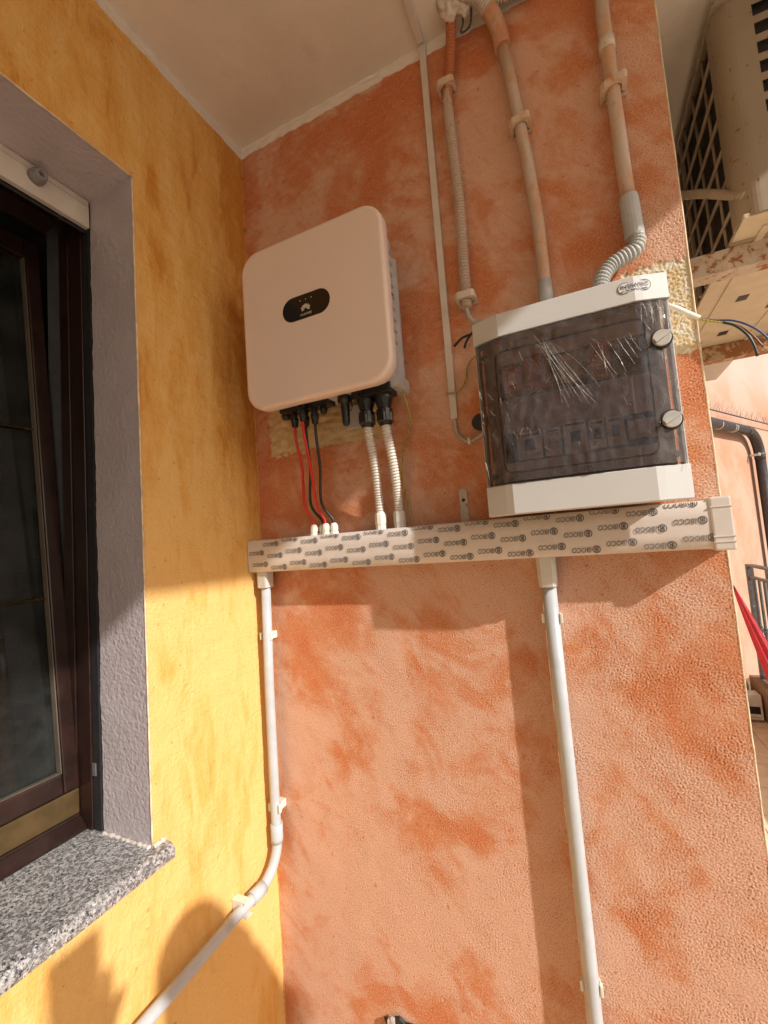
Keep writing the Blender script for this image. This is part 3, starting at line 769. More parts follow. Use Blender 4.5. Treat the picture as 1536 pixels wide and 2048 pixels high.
# badge
mb = MB(); r0 = rrect(.9025, .9495, 1.9395, 1.9560, .0080, 0, 6)
mb.loft([[(x, yf(x, .0006), z) for x, _, z in r0], [(x, yf(x, .0010), z) for x, _, z in r0]]); bd = mb.build('badge', 'badge', tb)
mb = MB(); rr_ = rrect(.9018, .9502, 1.9388, 1.9567, .0086, 0, 6); rr_.append(rr_[0])
mb.tube([(x, yf(x, .0007), z) for x, _, z in rr_], .00042, 6); mb.build('badge_outline', 'navy', bd)
v, f_ = text_mesh('INTRATEC', .0098, offset=.0001, extrude=.0001, spacing=1.05)
w_ = max(p.x for p in v)-min(p.x for p in v); s = .041/w_
mb = MB(); mb.add([(.926+p.x*s, yf(.926+p.x*s, .0013)-p.z, 1.9492+p.y*.85) for p in v], f_, 0)
for a, b in ((.906, .911), (.9125, .918), (.9195, .929), (.9305, .934), (.9355, .945)):
    mb.add([(a, yf(a, .0013), 1.9415), (b, yf(b, .0013), 1.9415), (b, yf(b, .0013), 1.9430), (a, yf(a, .0013), 1.9430)], [(0, 1, 2, 3)], 0)
mb.build('badge_lettering', 'navy', bd)
# cling film: a slightly slack sheet with raised creases, coloured pale for their glints
nx, nz = 92, 80; v = []; rr2 = np.random.default_rng(21); nb = band(nz+1, nx+1, 1., 9., .4, rr2, .8, 1.5); nb2 = band(nz+1, nx+1, 1., 30., .5, rr2)
for j in range(nz+1):
    for i in range(nx+1):
        x = PX0+.0015+(PX1-PX0-.003)*i/nx; z = 1.6475+.271*j/nz
        v.append((x, yf(x, -.0005)-.0024-.0007*nb[j, i]-.0009*nb2[j, i], z))
wf = MB().add(v, [(j*(nx+1)+i, j*(nx+1)+i+1, (j+1)*(nx+1)+i+1, (j+1)*(nx+1)+i) for j in range(nz) for i in range(nx)], 0, True).build('cling_film', 'wrap', pn)
mb = MB()
def crease(x0, z0, x1, z1, r=.0007, wob=.0015):
    r *= .62; n = 9; bow = rnd.uniform(-.06, .06)*math.hypot(x1-x0, z1-z0); pts = []; ra = []
    for k in range(n):
        t = k/(n-1); x = x0+(x1-x0)*t+rnd.uniform(-wob, wob)*.35+bow*math.sin(math.pi*t); z = z0+(z1-z0)*t
        x = min(max(x, PX0+.001), PX1-.001)
        pts.append((x, yf(x)-.0036-rnd.uniform(0, .0006), z)); ra.append(max(.00012, r*math.sin(math.pi*(t*.92+.04))*rnd.uniform(.4, 1.1)))
    mb.tube(pts, ra, 5)
for a in ((.781, 1.888, .853, 1.760, .0010), (.764, 1.905, .822, 1.785, .0006), (.775, 1.890, .836, 1.775, .0004), (.862, 1.866, .886, 1.804, .0008),
          (.877, 1.866, .900, 1.805, .0010), (.892, 1.866, .914, 1.815, .0009), (.868, 1.860, .872, 1.806, .0006), (.902, 1.866, .918, 1.826, .0008),
          (.852, 1.866, .882, 1.796, .0005), (.911, 1.868, .925, 1.834, .0006), (.870, 1.834, .869, 1.818, .0012)):
    crease(*a)
for i in range(13):
    x = .932+rnd.random()*.040; crease(x, 1.917-rnd.random()*.008, x+rnd.uniform(-.004, .006), 1.917-rnd.uniform(.018, .050), rnd.uniform(.0004, .0011))
for i in range(9):
    a = rnd.uniform(0, 6.28); zk = 1.852 if i < 4 else 1.717; c, s = math.cos(a), math.sin(a)
    crease(.9555+c*.018, zk+s*.018, .9555+c*rnd.uniform(.026, .036), zk+s*rnd.uniform(.028, .045), rnd.uniform(.0003, .0008))
for i in range(9):
    k0 = i/9; crease(.772+k0*.02+rnd.uniform(-.004, .004), 1.898-rnd.random()*.02, .80+k0*.065+rnd.uniform(-.006, .006), 1.80-rnd.random()*.04, rnd.uniform(.0002, .0005))
for i in range(34):
    x = rnd.uniform(.66, .93); z = rnd.uniform(1.70, 1.915); a = rnd.gauss(-1.05, .5); L = rnd.uniform(.004, .024)
    crease(x, z, x+L*math.cos(a), z+L*math.sin(a), rnd.uniform(.00010, .00020))
for i in range(26):
    z = rnd.uniform(1.65, 1.91); x = (PX1-.003) if i < 18 else PX0+.003
    crease(x, z, x-rnd.uniform(.001, .006)*(1 if i < 18 else -1), z-rnd.uniform(.006, .03), rnd.uniform(.0004, .0010))
tag(mb.build('film_creases', 'crease', wf), kind='stuff')

# ------------------------------------------------------------------ conduits above the switchboard
def clip_block(x, z, r, m, parent, yc=-.021, w=.020, tilt=0.):
    """square saddle clip standing off the wall with an open round seat"""
    mb = MB(); pr = []
    n = 14
    for k in range(n+1):
        t = R_(205-230*k/n); pr.append((r*1.06*math.cos(t), r*1.06*math.sin(t)))
    outer = [(-w, -.018), (-w, r*1.05), (-w*.7, r*1.45), (w*.7, r*1.45), (w, r*1.05), (w, -.018)]
    # seat opens to the wall side below; body as a ring of quads between outer and inner outlines
    def samp(poly, n):
        P = [Vector((a, b, 0)) for a, b in poly]; L = [0]
        for a, b in zip(P, P[1:]): L.append(L[-1]+(b-a).length)
        o = []
        for k in range(n+1):
            d = L[-1]*k/n
            for i in range(len(P)-1):
                if d <= L[i+1]+1e-9:
                    q = P[i].lerp(P[i+1], (d-L[i])/(L[i+1]-L[i])); o.append((q.x, q.y)); break
        return o
    ou = samp(outer, n)
    for zz0, zz1 in ((-.0075, .0075),):
        for i in range(n):
            q = [ou[i], ou[i+1], pr[i+1], pr[i]]
            lo = [(x+a, yc-b, z+zz0+a*tilt) for a, b in q]; hi = [(x+a, yc-b, z+zz1+a*tilt) for a, b in q]
            mb.loft([lo, hi])
    mb.box(x-w*1.0, x+w*1.0, -.006, -.0005, z-.010, z+.010)
    return mb.build('clip', m, parent)
c1 = empty('corrugated_conduit', (.625, -.02, 2.06), 'thin corrugated conduit with orange overspray left of the smooth pipes', 'conduit')
p, r = corr([(.652, -.045, 2.742), (.649, -.030, 2.715), (.638, -.022, 2.64), (.624, -.021, 2.55), (.626, -.021, 2.42), (.629, -.020, 2.30), (.627, -.021, 2.16), (.625, -.022, 2.055)], .0120, .0068, .0030)
MB().tube(p, r, 14, smooth=False).build('corrugated_tube', 'c1', c1)
clip_block(.624, 2.586, .0125, 'block', c1); clip_block(.6245, 2.080, .0125, 'blockw', c1, w=.021)
cb = MB().tube(spline([(.625, -.022, 2.075), (.625, -.022, 2.050), (.629, -.020, 2.033), (.642, -.020, 2.018), (.662, -.030, 2.010)], .004), .0048, 10).build('grey_cable', 'wgrey')
tag(cb, 'short grey cable from the corrugated conduit into the switchboard', 'cable')
c2 = empty('rigid_conduit', (.775, -.02, 2.04), 'peach-smeared smooth conduit, middle of the three above the switchboard', 'conduit')
MB().tube([(.752, -.022, 2.625), (.7665, -.022, 2.48), (.772, -.021, 2.41), (.7795, -.021, 2.32), (.787, -.022, 2.19), (.7875, -.024, 2.02), (.7875, -.026, 1.955)], .0125, 18).build('pipe', 'c2', c2)
mb = MB().tube([(.7875, -.0245, 2.062), (.7875, -.0245, 2.010)], .0132, 18); mb.build('bare_pipe_end', 'pvc', c2)
mb = MB().tube(spline([(.7535, -.022, 2.606), (.7495, -.023, 2.645), (.743, -.027, 2.675), (.733, -.035, 2.70)], .006), .0172, 18); mb.build('sleeve', 'c2b', c2)
p, r = corr([(.735, -.034, 2.695), (.722, -.044, 2.715), (.705, -.055, 2.728), (.680, -.07, 2.738)], .0178, .0058, .0024, 16)
MB().tube(p, r, 16, smooth=False).build('flex_end', 'lump', c2)
clip_block(.772, 2.419, .0132, 'block', c2, w=.021, tilt=.10)
c3 = empty('rigid_conduit', (.947, -.02, 2.1), 'peach-smeared smooth conduit nearest the wall end, ending in a grey coupling', 'conduit')
MB().tube([(.944, -.022, 2.744), (.945, -.022, 2.50), (.9465, -.022, 2.36), (.9495, -.023, 2.15)], .0130, 18).build('pipe', 'c2', c3)
MB().tube([(.945, -.022, 2.512), (.9452, -.022, 2.486)], .0148, 18).build('collar', 'blockw', c3)
clip_block(.9475, 2.408, .0140, 'block', c3, w=.024, tilt=.22)
mb = MB(); lathe(mb, (.9500, -.023, 2.178), (.03, 0, -1), [(0, .0155), (.004, .0165), (.078, .0172), (.082, .0165), (.083, .0130)], 18, smooth=False); mb.build('coupling', 'pvc', c3)
p, r = corr([(.953, -.024, 2.100), (.955, -.026, 2.085), (.948, -.030, 2.068), (.928, -.033, 2.058), (.905, -.036, 2.046), (.888, -.042, 2.022), (.882, -.046, 1.985), (.882, -.048, 1.955)], .0152, .0068, .0026, 16)
MB().tube(p, r, 16, smooth=False).build('flex_tail', 'flex2', c3)
# tangle at the ceiling
tg = empty('conduit_stub', (.70, -.06, 2.74), 'white-painted corrugated stubs and cement lumps where conduits enter the ceiling', 'conduit')
p, r = corr([(.735, -.03, 2.728), (.775, -.028, 2.722), (.815, -.024, 2.716), (.85, -.02, 2.735)], .016, .0065, .0026, 16)
MB().tube(p, r, 16, smooth=False).build('corrugated_stub', 'flex', tg)
for k, (x, y, z, s) in enumerate(((.652, -.045, 2.732, .019), (.668, -.052, 2.736, .016), (.683, -.040, 2.722, .013), (.640, -.055, 2.742, .014), (.69, -.055, 2.735, .012))):
    bm = bmesh.new(); bmesh.ops.create_icosphere(bm, subdivisions=3, radius=s)
    ph = [rnd.uniform(0, 6) for _ in range(3)]
    for q in bm.verts:
        d = q.co.normalized(); q.co = Vector((x, y, z))+q.co*(1+.22*math.sin(d.x*4+ph[0])*math.sin(d.y*5+ph[1])+.15*math.sin(d.z*7+ph[2]))
    me = bpy.data.meshes.new('cement_lump'); bm.to_mesh(me); bm.free(); me.materials.append(MT['lump'])
    me.polygons.foreach_set('use_smooth', [True]*len(me.polygons)); link('cement_lump', me, tg)
MB().tube(spline([(.672, -.03, 2.74), (.676, -.028, 2.71), (.668, -.022, 2.695), (.690, -.02, 2.705), (.70, -.04, 2.742)], .004), .0022, 6).build('tie_wire', 'wire', tg)

# ------------------------------------------------------------------ mini trunking and small cables left of the switchboard
mt = empty('mini_trunking', (.572, 0, 1.82), 'slim white surface trunking dropping from the ceiling beside the conduits', 'trunking')
MB().box(.5645, .5800, -.0115, -.0005, 1.820, 2.7435, .0012).build('vertical_length', 'shutter', mt)
MB().box(.5640, .5795, -.62, -.0150, 2.7335, 2.7447, .0012).build('ceiling_length', 'shutter', mt)
gc = MB().tube(spline([(.572, -.006, 1.835), (.572, -.006, 1.808), (.576, -.008, 1.785), (.590, -.008, 1.768), (.606, -.008, 1.763), (.622, -.008, 1.770), (.640, -.010, 1.778)], .004), .0042, 10).build('grey_cable', 'wgrey')
tag(gc, 'grey cable looping out of the slim trunking foot towards the switchboard', 'cable')
MB().box(.5985, .6045, -.0145, -.0005, 1.757, 1.7695, .001).build('cable_clip', 'gland', gc)
bh = MB(); lathe(bh, (.628, -.0035, 1.803), (0, 1, 0), [(0, .019), (.001, .017), (.0012, .004)], 14); bo_ = bh.build('cable_hole', 'black'); tag(bo_, 'dark cable hole in the wall at the switchboard edge', 'hole')
for pts, lab in (([(.655, -.03, 1.992), (.630, -.022, 1.995), (.607, -.020, 1.992), (.588, -.018, 1.979)], 'black cable stub pointing left from the switchboard side'),
                 ([(.652, -.03, 2.005), (.634, -.024, 1.998), (.618, -.022, 1.982), (.612, -.022, 1.968)], 'black cable stub pointing down from the switchboard side')):
    o = MB().tube(spline(pts, .004), .0028, 8).build('cable_stub', 'cblack'); tag(o, lab, 'cable')
o = MB().tube(spline([(.655, -.03, 1.948), (.628, -.016, 1.944), (.612, -.012, 1.928), (.608, -.012, 1.905), (.598, -.013, 1.885), (.582, -.0145, 1.876), (.562, -.0145, 1.878)], .004), .0019, 8).build('earth_wire', 'earth')
tag(o, 'dark yellow-green earth wire curling from the switchboard over slim trunking', 'wire')
pl = MB(); pl.loft([rrect(.5665, .5845, 1.560, 1.662, .0085, y, 6) for y in (-.0005, -.0028)]); po = pl.build('metal_strap', 'galv'); tag(po, 'paint-smeared metal strap on the wall above trunking', 'strap')
mb = MB(); lathe(mb, (.5755, -.0026, 1.636), (0, -1, 0), [(0, .0042), (.001, .0040), (.0011, .0028)], 12); mb.build('bolt_hole', 'black', po)

# ------------------------------------------------------------------ conduits below the trunking
rc = empty('rigid_conduit', (.738, -.02, .4), 'straight grey conduit dropping from the trunking below the switchboard', 'conduit')
CX = .7365
MB().tube([(CX, -.0205, 1.47), (CX+.001, -.0205, 1.2), (CX+.004, -.0205, .8), (CX+.006, -.0205, .02)], .0138, 22).build('pipe', 'pvc', rc)
mb = MB(); mb.loft([[(CX+a*w1_, -.0265+b*d1_, z) for a, b in ((-1, -.6), (-.6, -1), (.6, -1), (1, -.6), (1, 1), (-1, 1))] for z, w1_, d1_ in ((1.503, .0178, .0225), (1.463, .0172, .0215), (1.446, .0162, .0195), (1.444, .0140, .016))])
mb.build('coupling', 'pvc2', rc)
def sclip(x, z, r, parent, yc):
    mb = MB(); n = 12
    rings = []
    for zz in (z-.010, z+.010):
        o = []
        for k in range(n+1):
            t = R_(-20+220*k/n); o.append((x+(r+.0032)*math.cos(t), yc+(r+.0032)*math.sin(t), zz))
        for k in range(n+1):
            t = R_(200-220*k/n); o.append((x+(r+.0006)*math.cos(t), yc+(r+.0006)*math.sin(t), zz))
        rings.append(o)
    mb.loft(rings)
    mb.box(x-.010, x+.010, yc+r*.6, -.0005, z-.009, z+.009)
    for s in (-1, 1): mb.box(x+s*(r+.0035)-.002, x+s*(r+.0035)+.002, yc-r*.55, yc+.002, z-.009, z+.009, .0006)
    return mb.build('clip', 'gland', parent)
sclip(CX+.0005, 1.382, .0138, rc, -.0205); sclip(CX+.0045, .706, .0138, rc, -.0205)
lc = empty('bent_conduit', (.03, -.03, .75), 'grey conduit in the corner that bends away along the yellow wall', 'conduit')
LX, LY, LR = .030, -.030, .0122
arc = [(LX, LY-.075+.075*math.cos(t), .830-.075*math.sin(t)) for t in [R_(a) for a in range(0, 91, 6)]]
path = [(LX+.006, LY, 1.48), (LX, LY, 1.2), (LX-.001, LY, .90)]+arc
path += [(LX-.003, -.16, .7535), (LX-.004, -.40, .744), (LX-.004, -.90, .722)]
MB().tube(path, LR, 18).build('pipe', 'pvc', lc)
mb = MB(); mb.loft([rrect(LX+.006-.0155, LX+.006+.0155, LY-.0155, LY+.0155, .008, 0, 4)]*1+[rrect(LX+.006-.0155, LX+.006+.0155, LY-.0155, LY+.0155, .008, 0, 4)]) if False else None
mb = MB(); mb.loft([[(x, y, z) for x, _, y in rrect(LX+.005-w1_, LX+.005+w1_, LY-w1_, LY+w1_, .007, 0, 4)] for z, w1_ in ((1.503, .0170), (1.462, .0165), (1.460, .013))])
mb.build('coupling', 'pvc2', lc)
MB().tube([(LX, LY, .868), (LX, LY, .832), arc[1]], .0152, 18).build('sleeve', 'pvc', lc)
MB().tube([arc[-3], arc[-1], (LX-.003, -.128, .7545)], .0152, 18).build('sleeve', 'pvc', lc)
sclip(LX, 1.335, LR, lc, LY); sclip(LX, .905, LR, lc, LY)
mb = MB(); mb.box(.001, LX, -.160, -.142, .742, .768, .001); mb.box(.0, LX+.010, -.160, -.142, .768, .7715, .0008); mb.box(LX-.012, LX+.013, -.160, -.142, .7385, .7415, .0008); mb.box(.003, .0075, -.158, -.144, .72, .742)
mb.build('clip', 'gland', lc)

# ------------------------------------------------------------------ torn flush box at the foot of the picture
fb = empty('flush_box', (.33, 0, .46), 'open flush box with a black patch for its dark opening low on the orange wall', 'flush box')
mb = MB(); n = 22; ring = []
for k in range(n):
    a = 2*math.pi*k/n; rr3 = .046*(1+.14*math.sin(k*2.3)+.09*rnd.uniform(-1, 1)); ring.append((.336+rr3*1.05*math.cos(a), -.0025, .452+rr3*.82*math.sin(a)))
mb.loft([ring, [(x*.92+.336*.08, -.0075, z*.92+.452*.08) for x, y, z in ring]]); mb.build('opening_dark', 'black', fb)  # solid black shape stands in for the dark of the hole
mb = MB(); mb.box(.302, .3065, -.016, -.002, .45, .486, .001); mb.box(.308, .318, -.013, -.006, .455, .490, .002); mb.build('metal_lug', 'steel', fb)

# ------------------------------------------------------------------ loose supply cable at the wall end
sc_ = empty('supply_cable', (1.0, -.02, 1.94), 'white sheathed cable with loose blue, brown and black cores at wall end', 'cable')
MB().tube([(.975, -.035, 1.953), (1.001, -.026, 1.940), (1.036, -.018, 1.914)], .0046, 10).build('sheath', 'gland', sc_)
for nm, m, pts in (('core', 'wblue', [(1.034, -.018, 1.915), (1.055, -.016, 1.906), (1.083, -.016, 1.897), (1.105, -.018, 1.880), (1.123, -.02, 1.856), (1.14, -.02, 1.82)]),
                   ('core', 'wbrown', [(1.034, -.018, 1.914), (1.060, -.018, 1.902), (1.090, -.018, 1.884), (1.106, -.02, 1.862), (1.118, -.02, 1.838)]),
                   ('core', 'earth', [(1.034, -.019, 1.913), (1.050, -.020, 1.904), (1.062, -.020, 1.898), (1.074, -.020, 1.893)]),
                   ('core', 'cblack', [(1.068, -.020, 1.896), (1.084, -.020, 1.886), (1.098, -.021, 1.866), (1.105, -.022, 1.845), (1.108, -.022, 1.824)])):
    MB().tube(spline(pts, .004), .0017 if m != 'cblack' else .0023, 8).build(nm, m, sc_)

# ------------------------------------------------------------------ air conditioner on rusty arms
ac = empty('air_conditioner', (1.35, .62, 2.20), 'cream outdoor air conditioner unit with rust spots, seen from below', 'air conditioner')
AX, AY, AZ0, AZ1 = 1.185, .195, 2.195, 2.69
# casing sheet: rear return, rounded corner, side with slots
prof = [(AX, AY+.055), (AX, AY+.036)]+[(AX+.036-.036*math.cos(t), AY+.036-.036*math.sin(t)) for t in [R_(a) for a in range(0, 91, 10)]][1:]+[(1.250, AY), (1.330, AY), (1.352, AY), (1.432, AY), (1.50, AY)]
zl = [AZ0, AZ0+.10]; holes = set(); z = AZ1-.055; tops = []
slots = [(2.628-k*.0445, 2.656-k*.0445) for k in range(8)]
zl = sorted(set([AZ0, AZ1]+[q for s in slots for q in s]))
bm = bmesh.new(); gv = [[bm.verts.new((x, y, z)) for (x, y) in prof] for z in zl]
for i in range(len(zl)-1):
    hole = any(abs(zl[i]-s[0]) < 1e-6 for s in slots)
    for j in range(len(prof)-1):
        if hole and (prof[j][0] in (1.250, 1.352)): continue
        bm.faces.new((gv[i][j], gv[i][j+1], gv[i+1][j+1], gv[i+1][j]))
bmesh.ops.recalc_face_normals(bm, faces=bm.faces)
bmesh.ops.solidify(bm, geom=bm.faces[:], thickness=.002)
me = bpy.data.meshes.new('side_casing'); bm.to_mesh(me); bm.free(); me.materials.append(MT['acw']); link('side_casing', me, ac)
mb = MB(); mb.box(1.50, 1.503, AY, 1.06, AZ0, AZ1); mb.box(AX, 1.50, 1.055, 1.06, AZ0, AZ1); mb.build('front_casing', 'acw', ac)
MB().box(AX-.004, 1.507, AY-.006, 1.065, AZ1, AZ1+.014, .004).build('top_cover', 'acw', ac)
MB().box(AX+.014, 1.49, AY+.012, 1.05, AZ0+.012, AZ1-.002).build('condenser_coil', 'acd', ac)
for k in range(7):
    z = 2.622-k*.0745
    if z > AZ0+.01: MB().tube([(AX+.002, AY+.05, z), (AX+.002, 1.055, z)], .0042, 6).build('grille_bar', 'acb', ac)
for k in range(8):
    y = .322+k*.098
    MB().tube([(AX+.006, y, AZ0+.01), (AX+.006, y, AZ1)], .0036, 6).build('grille_bar', 'acb', ac)
MB().box(AX-.001, AX+.006, .56, .575, AZ0+.01, AZ1).build('grille_post', 'acb', ac)
mb = MB(); mb.box(AX+.004, 1.498, AY+.004, 1.054, AZ0-.003, AZ0+.008, .002); bp_ = mb.build('base_pan', 'acpan', ac)
for x0, x1 in ((1.235, 1.25), (1.40, 1.415)):
    MB().box(x0, x1, AY+.05, 1.02, AZ0-.0075, AZ0-.0025, .002).build('pressed_rib', 'acpan', bp_)
for x, y in ((1.285, .60), (1.335, .50), (1.30, .86), (1.385, .70)):
    MB().box(x, x+.026, y, y+.032, AZ0-.0045, AZ0-.0028).build('drain_slot', 'black', bp_)
mb = MB(); lathe(mb, (1.232, .93, AZ0-.0028), (0, 0, -1), [(0, .032), (.003, .031), (.0032, .024)], 18); mb.build('rusty_port', 'beam2', bp_)
p, r = corr([(1.045, .55, 2.52), (1.09, .45, 2.455), (1.14, .32, 2.36), (1.20, .205, 2.245)], .0105, .009, .0032)
ho = MB().tube(p, r, 12, smooth=False).build('drain_hose', 'acb'); tag(ho, 'ribbed grey hose crossing behind the air conditioner grille', 'hose')
for y, m, lab in ((.300, 'beam', 'near painted steel arm with rust spots carrying the air conditioner'), (.985, 'beam2', 'far heavily rusted steel arm under the air conditioner')):
    br = empty('bracket_arm', (1.04, y, 2.13), lab, 'bracket', 'steel arms under the air conditioner')
    mb = MB(); mb.box(1.040, 1.56, y, y+.005, 2.136, 2.190, .001); mb.box(1.040, 1.56, y+.0052, y+.045, 2.136, 2.1405, .001); mb.build('channel', m, br)
    MB().box(1.040, 1.56, y+.0052, y+.040, 2.1855, 2.190, .001).build('top_flange', m, br)
MB().loft([[(1.185+.3*k, .285, 2.1905), (1.20+.3*k, .345, 2.1905), (1.20+.3*k, .345, 2.1935), (1.185+.3*k, .285, 2.1935)] for k in (0, 1)]).build('foot_rail', 'acb', ac)
# return of the building behind the wall end
rw = MB().box(.75, XR-.006, .302, 2.6, 0, HC).build('return_wall', 'bead'); tag(rw, 'plain building return behind the orange wall end', 'wall')

# ------------------------------------------------------------------ background: oblique pink wall, downpipe, railing, parasol
D = Vector((1, 1.55, 0)).normalized(); N = Vector((1.55, -1, 0)).normalized(); P0 = Vector((1.98, 3.78, 0))
def ob(s, n, z): return P0+D*s+N*n+Vector((0, 0, z))
def obox(mb, s0, s1, n0, n1, z0, z1):
    v = [ob(s, n, z) for z in (z0, z1) for n in (n0, n1) for s in (s0, s1)]
    return mb.add(v, [(0, 2, 3, 1), (4, 5, 7, 6), (0, 1, 5, 4), (2, 6, 7, 3), (0, 4, 6, 2), (1, 3, 7, 5)])
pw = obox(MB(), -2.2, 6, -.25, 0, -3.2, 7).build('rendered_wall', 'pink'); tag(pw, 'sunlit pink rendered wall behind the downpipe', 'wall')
sk = obox(MB(), -2.0, .06, .001, .03, -.006, .20).build('skirting', 'plinth', pw)
def on(p, off): 
    p = Vector(p); return p+N*(off-(p-P0).dot(N))
dpz = empty('downpipe', on((2.43, 4.38, 1.9), .07), 'dark brown downpipe elbowing down the pink wall', 'downpipe')
A, B, Cc = on((1.80, 3.40, 2.382), .07), on((2.27, 4.13, 2.368), .07), on((2.43, 4.38, 2.20), .07)
elb = [B, B.lerp(Cc, .0)+D*.06+Vector((0, 0, -.006)), B+D*.13+Vector((0, 0, -.032)), Cc+Vector((0, 0, .045)), Cc]
MB().tube([A-D*.6, B], .0415, 16).build('horizontal_run', 'pipe', dpz)
MB().tube(spline([B, B+D*.09+Vector((0, 0, -.006)), B+D*.19+Vector((0, 0, -.055)), B+D*.25+Vector((0, 0, -.15)), B+D*.262+Vector((0, 0, -.26))], .02), .0435, 16).build('elbow', 'pipe', dpz)
DN = B+D*.262+Vector((0, 0, -.26))
MB().tube([DN+Vector((0, 0, .02)), DN+D*.01+Vector((0, 0, -2.1))], .0415, 16).build('vertical_run', 'pipe', dpz)
MB().tube([DN+Vector((0, 0, .055)), DN+Vector((0, 0, .035))], .047, 16).build('pipe_clamp', 'iron', dpz)
mb = MB(); lathe(mb, DN-D*.075+N*-.05+Vector((0, 0, .04)), N, [(0, .012), (.06, .012), (.065, .018), (.075, .015)], 10); mb.build('clamp_bolt', 'steel', dpz)
for s in (.30, .34, .62): 
    q = B-D*s; MB().tube([q, q+D*.008], .0425, 16).build('white_sealant_ring', 'gland', dpz)
w0, w1 = on((1.75, 3.42, 2.497), .06), on((2.72, 4.93, 2.487), .06)
sp = empty('bird_spike_strip', w0, 'thin wire strip with bird spikes above the downpipe', 'bird spikes')
MB().tube([w0, w1], .006, 6).build('strip', 'wire', sp)
mb = MB()
for k in range(70):
    q = w0.lerp(w1, (k+rnd.random()*.5)/70); t = D*rnd.uniform(.02, .09)+Vector((0, 0, rnd.uniform(.05, .12)))+N*rnd.uniform(-.03, .05)
    mb.tube([q, q+t*.8], .0010, 4)
o = mb.build('spikes', 'wire', sp); tag(o, kind='stuff')
rl = empty('balcony_railing', (2.0, 3.5, 0), 'dark iron railing with knuckled bars at the far balcony edge', 'railing')
MB().box(1.978, 2.022, 3.475, 3.515, .02, 1.180, .003).build('post', 'iron', rl)
MB().box(1.975, 2.025, 1.9, 3.474, 1.165, 1.182, .003).build('handrail', 'iron', rl)
MB().box(1.985, 2.015, 1.9, 3.474, 1.070, 1.088, .002).build('rail', 'iron', rl)
MB().box(1.985, 2.015, 1.9, 3.474, .290, .308, .002).build('rail', 'iron', rl)
proto = None
for k in range(14):
    y = 3.415-k*.105
    if proto is None:
        mb = MB(); lathe(mb, (2.0, y, .309), (0, 0, 1), [(0, .010), (.34, .010), (.345, .016), (.352, .016), (.357, .012), (.368, .024), (.378, .012), (.383, .016), (.390, .016), (.395, .010), (.760, .010)], 10, smooth=False)
        proto = mb.build('baluster', 'iron', rl); py = y
    else:
        c = proto.copy(); COL.objects.link(c); c.location = proto.location+Vector((0, y-py, 0))
kb_ = MB().box(1.93, 2.10, 1.2, 3.60, -.005, .27, .006).build('parapet_kerb', 'plinth'); tag(kb_, 'low brown kerb under the iron railing', 'kerb')
# small printed carton on the floor in front of the skirting
bx_ = empty('carton', (1.86, 3.40, 0), 'small white printed carton on the floor by the far kerb', 'carton')
MB().box(1.72, 1.915, 3.30, 3.42, .0, .20, .002).build('box', 'card', bx_)
MB().box(1.82, 1.90, 3.2985, 3.2995, .06, .115).build('printed_picture', 'black', bx_)
MB().box(1.82, 1.90, 3.2985, 3.2995, .03, .040).build('printed_line', 'inner', bx_)
MB().box(1.72, 1.915, 3.2980, 3.2995, .0, .018).build('printed_base', 'plinth', bx_)
# closed parasol leaning out of view
ps = empty('closed_parasol', (1.62, 1.1, 0), 'closed red parasol leaning just past the orange wall end', 'parasol')
tip, foot = Vector((1.430, 1.62, 1.228)), Vector((1.69, 1.38, .12))
ax = (foot-tip).normalized(); u = ax.orthogonal().normalized(); q = ax.cross(u); rings = []; L = (foot-tip).length
for i in range(19):
    t = i/18; R1 = .004+.042*min(1, t*1.5)**.85
    rings.append([tip+ax*(L*.86*t)+(u*math.cos(a)+q*math.sin(a))*R1*(1+.20*math.cos(6*a+t*2)) for a in [2*math.pi*k/36 for k in range(36)]])
MB().loft(rings, smooth=True).build('folded_canopy', 'parasol', ps)
MB().tube([tip-ax*.03, tip+ax*.01], [.003, .006], 8).build('ferrule', 'black', ps)
MB().tube([tip+ax*L*.8, foot], .014, 10).build('pole', 'iron', ps)

# ------------------------------------------------------------------ photographer, standing out of frame to the right; only the shadow is in view
pe = empty('person', (1.40, -.80, 0), 'person in dark shirt with phone raised, casting the shadow below the sill', 'person')
def skin_mesh(name, verts, edges, rad, mat, parent, root=0, sub=2):
    me = bpy.data.meshes.new(name); me.from_pydata(verts, edges, []); o = bpy.data.objects.new(name, me); COL.objects.link(o)
    sm = o.modifiers.new('s', 'SKIN'); sm.use_smooth_shade = True
    for i, sv in enumerate(me.skin_vertices[0].data):
        r_ = rad[i]; sv.radius = (r_, r_) if not isinstance(r_, tuple) else r_; sv.use_root = (i == root)
    o.modifiers.new('d', 'SUBSURF').levels = sub; o.modifiers['d'].render_levels = sub
    dg = bpy.context.evaluated_depsgraph_get(); dg.update()
    m2 = bpy.data.meshes.new_from_object(o.evaluated_get(dg)); m2.name = name
    bpy.data.objects.remove(o); m2.materials.clear(); m2.materials.append(MT[mat])
    for p_ in m2.polygons: p_.use_smooth = True
    return link(name, m2, parent)
bxp, byp = 1.40, -.76        # faces -x, towards the phone
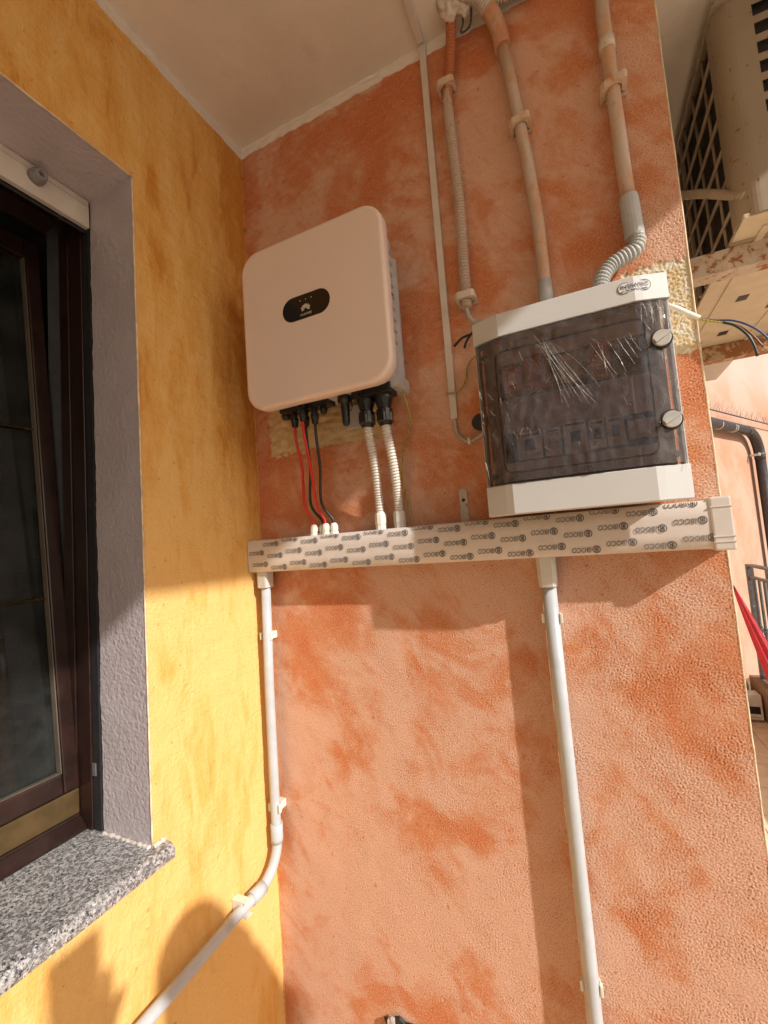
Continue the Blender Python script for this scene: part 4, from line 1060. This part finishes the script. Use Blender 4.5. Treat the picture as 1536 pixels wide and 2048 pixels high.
V = [(bxp, byp, .95), (bxp, byp, 1.15), (bxp, byp, 1.36), (bxp-.01, byp, 1.46), (bxp-.03, byp, 1.48), (bxp-.045, byp, 1.545), (bxp-.045, byp, 1.60),
     (bxp, byp+.17, 1.42), (bxp+.03, byp+.25, 1.14), (bxp-.03, byp+.27, .90), (bxp-.04, byp+.27, .83),
     (bxp, byp-.17, 1.42), (bxp-.06, byp-.26, 1.22), (bxp-.16, byp-.18, 1.49), (bxp-.185, byp-.155, 1.56),
     (bxp, byp+.09, .88), (bxp-.02, byp+.10, .48), (bxp+.02, byp+.10, .09), (bxp-.13, byp+.11, .04),
     (bxp, byp-.09, .88), (bxp-.02, byp-.10, .48), (bxp+.02, byp-.10, .09), (bxp-.13, byp-.11, .04), (bxp-.105, byp, 1.555)]
E_ = [(0, 1), (1, 2), (2, 3), (3, 4), (4, 5), (5, 6), (2, 7), (7, 8), (8, 9), (9, 10), (2, 11), (11, 12), (12, 13), (13, 14), (0, 15), (15, 16), (16, 17), (17, 18), (0, 19), (19, 20), (20, 21), (21, 22), (5, 23)]
Rd = [(.12, .15), (.105, .14), (.10, .15), .085, .075, (.088, .080), (.085, .072), .055, .040, .030, .026, .055, .040, .030, .026, .085, .058, .042, .035, .085, .058, .042, .035, .022]
nb_ = len(V)
for bi, dirs in ((10, (-.1, 0, -1)), (14, (-.3, .1, .95))):
    b0 = Vector(V[bi]); d = Vector(dirs).normalized(); s1 = d.cross(Vector((0, 0, 1))).normalized(); s2 = s1.cross(d)
    for k, off in enumerate((-.030, -.011, .010, .029)):
        L1 = (.034, .040, .038, .030)[k]; a = b0+d*.035+s1*off; i0 = len(V)
        V += [tuple(a), tuple(a+d*L1*.9+s2*.006), tuple(a+d*L1*1.5-s2*.018)]; Rd += [.011, .0095, .0085]; E_ += [(bi, i0), (i0, i0+1), (i0+1, i0+2)]
    a = b0+s1*.036+d*.012; i0 = len(V); V += [tuple(a), tuple(a+s1*.02+d*.03)]; Rd += [.012, .010]; E_ += [(bi, i0), (i0, i0+1)]
skin_mesh('body', V, E_, Rd, 'skin', pe)
skin_mesh('shirt', [(bxp, byp, .92), (bxp, byp, 1.15), (bxp, byp, 1.36), (bxp-.01, byp, 1.47), (bxp, byp+.15, 1.44), (bxp+.02, byp+.23, 1.22), (bxp, byp-.17, 1.42), (bxp-.03, byp-.22, 1.31)],
          [(0, 1), (1, 2), (2, 3), (2, 4), (4, 5), (2, 6), (6, 7)], [(.135, .165), (.12, .155), (.12, .17), .125, .100, .062, .070, .056], 'shirt', pe)
skin_mesh('trousers', [(bxp, byp, .98), (bxp, byp, .90), (bxp, byp+.09, .84), (bxp-.02, byp+.10, .48), (bxp+.02, byp+.10, .12), (bxp, byp-.09, .84), (bxp-.02, byp-.10, .48), (bxp+.02, byp-.10, .12)],
          [(0, 1), (1, 2), (2, 3), (3, 4), (1, 5), (5, 6), (6, 7)], [(.13, .16), (.135, .165), .098, .072, .062, .098, .072, .062], 'jeans', pe)
bm = bmesh.new(); bmesh.ops.create_icosphere(bm, subdivisions=3, radius=1)
for q_ in bm.verts: q_.co = Vector((bxp-.030+q_.co.x*.098, byp+q_.co.y*.088, 1.612+q_.co.z*(.092 if q_.co.z > 0 else .06)))
g0 = bmesh.ops.create_icosphere(bm, subdivisions=3, radius=1)['verts']      # hair volume added to close the shadow's gap at the shoulder
for q_ in g0: q_.co = Vector((bxp+.010+q_.co.x*.085, byp+.035+q_.co.y*.118, 1.510+q_.co.z*.135))
me = bpy.data.meshes.new('hair'); bm.to_mesh(me); bm.free(); me.materials.append(MT['hair']); link('hair', me, pe)
ph = MB().box(1.180, 1.190, -.965, -.885, 1.55, 1.705, .003).build('phone', 'black'); tag(ph, 'black phone held up in the raised hand', 'phone')
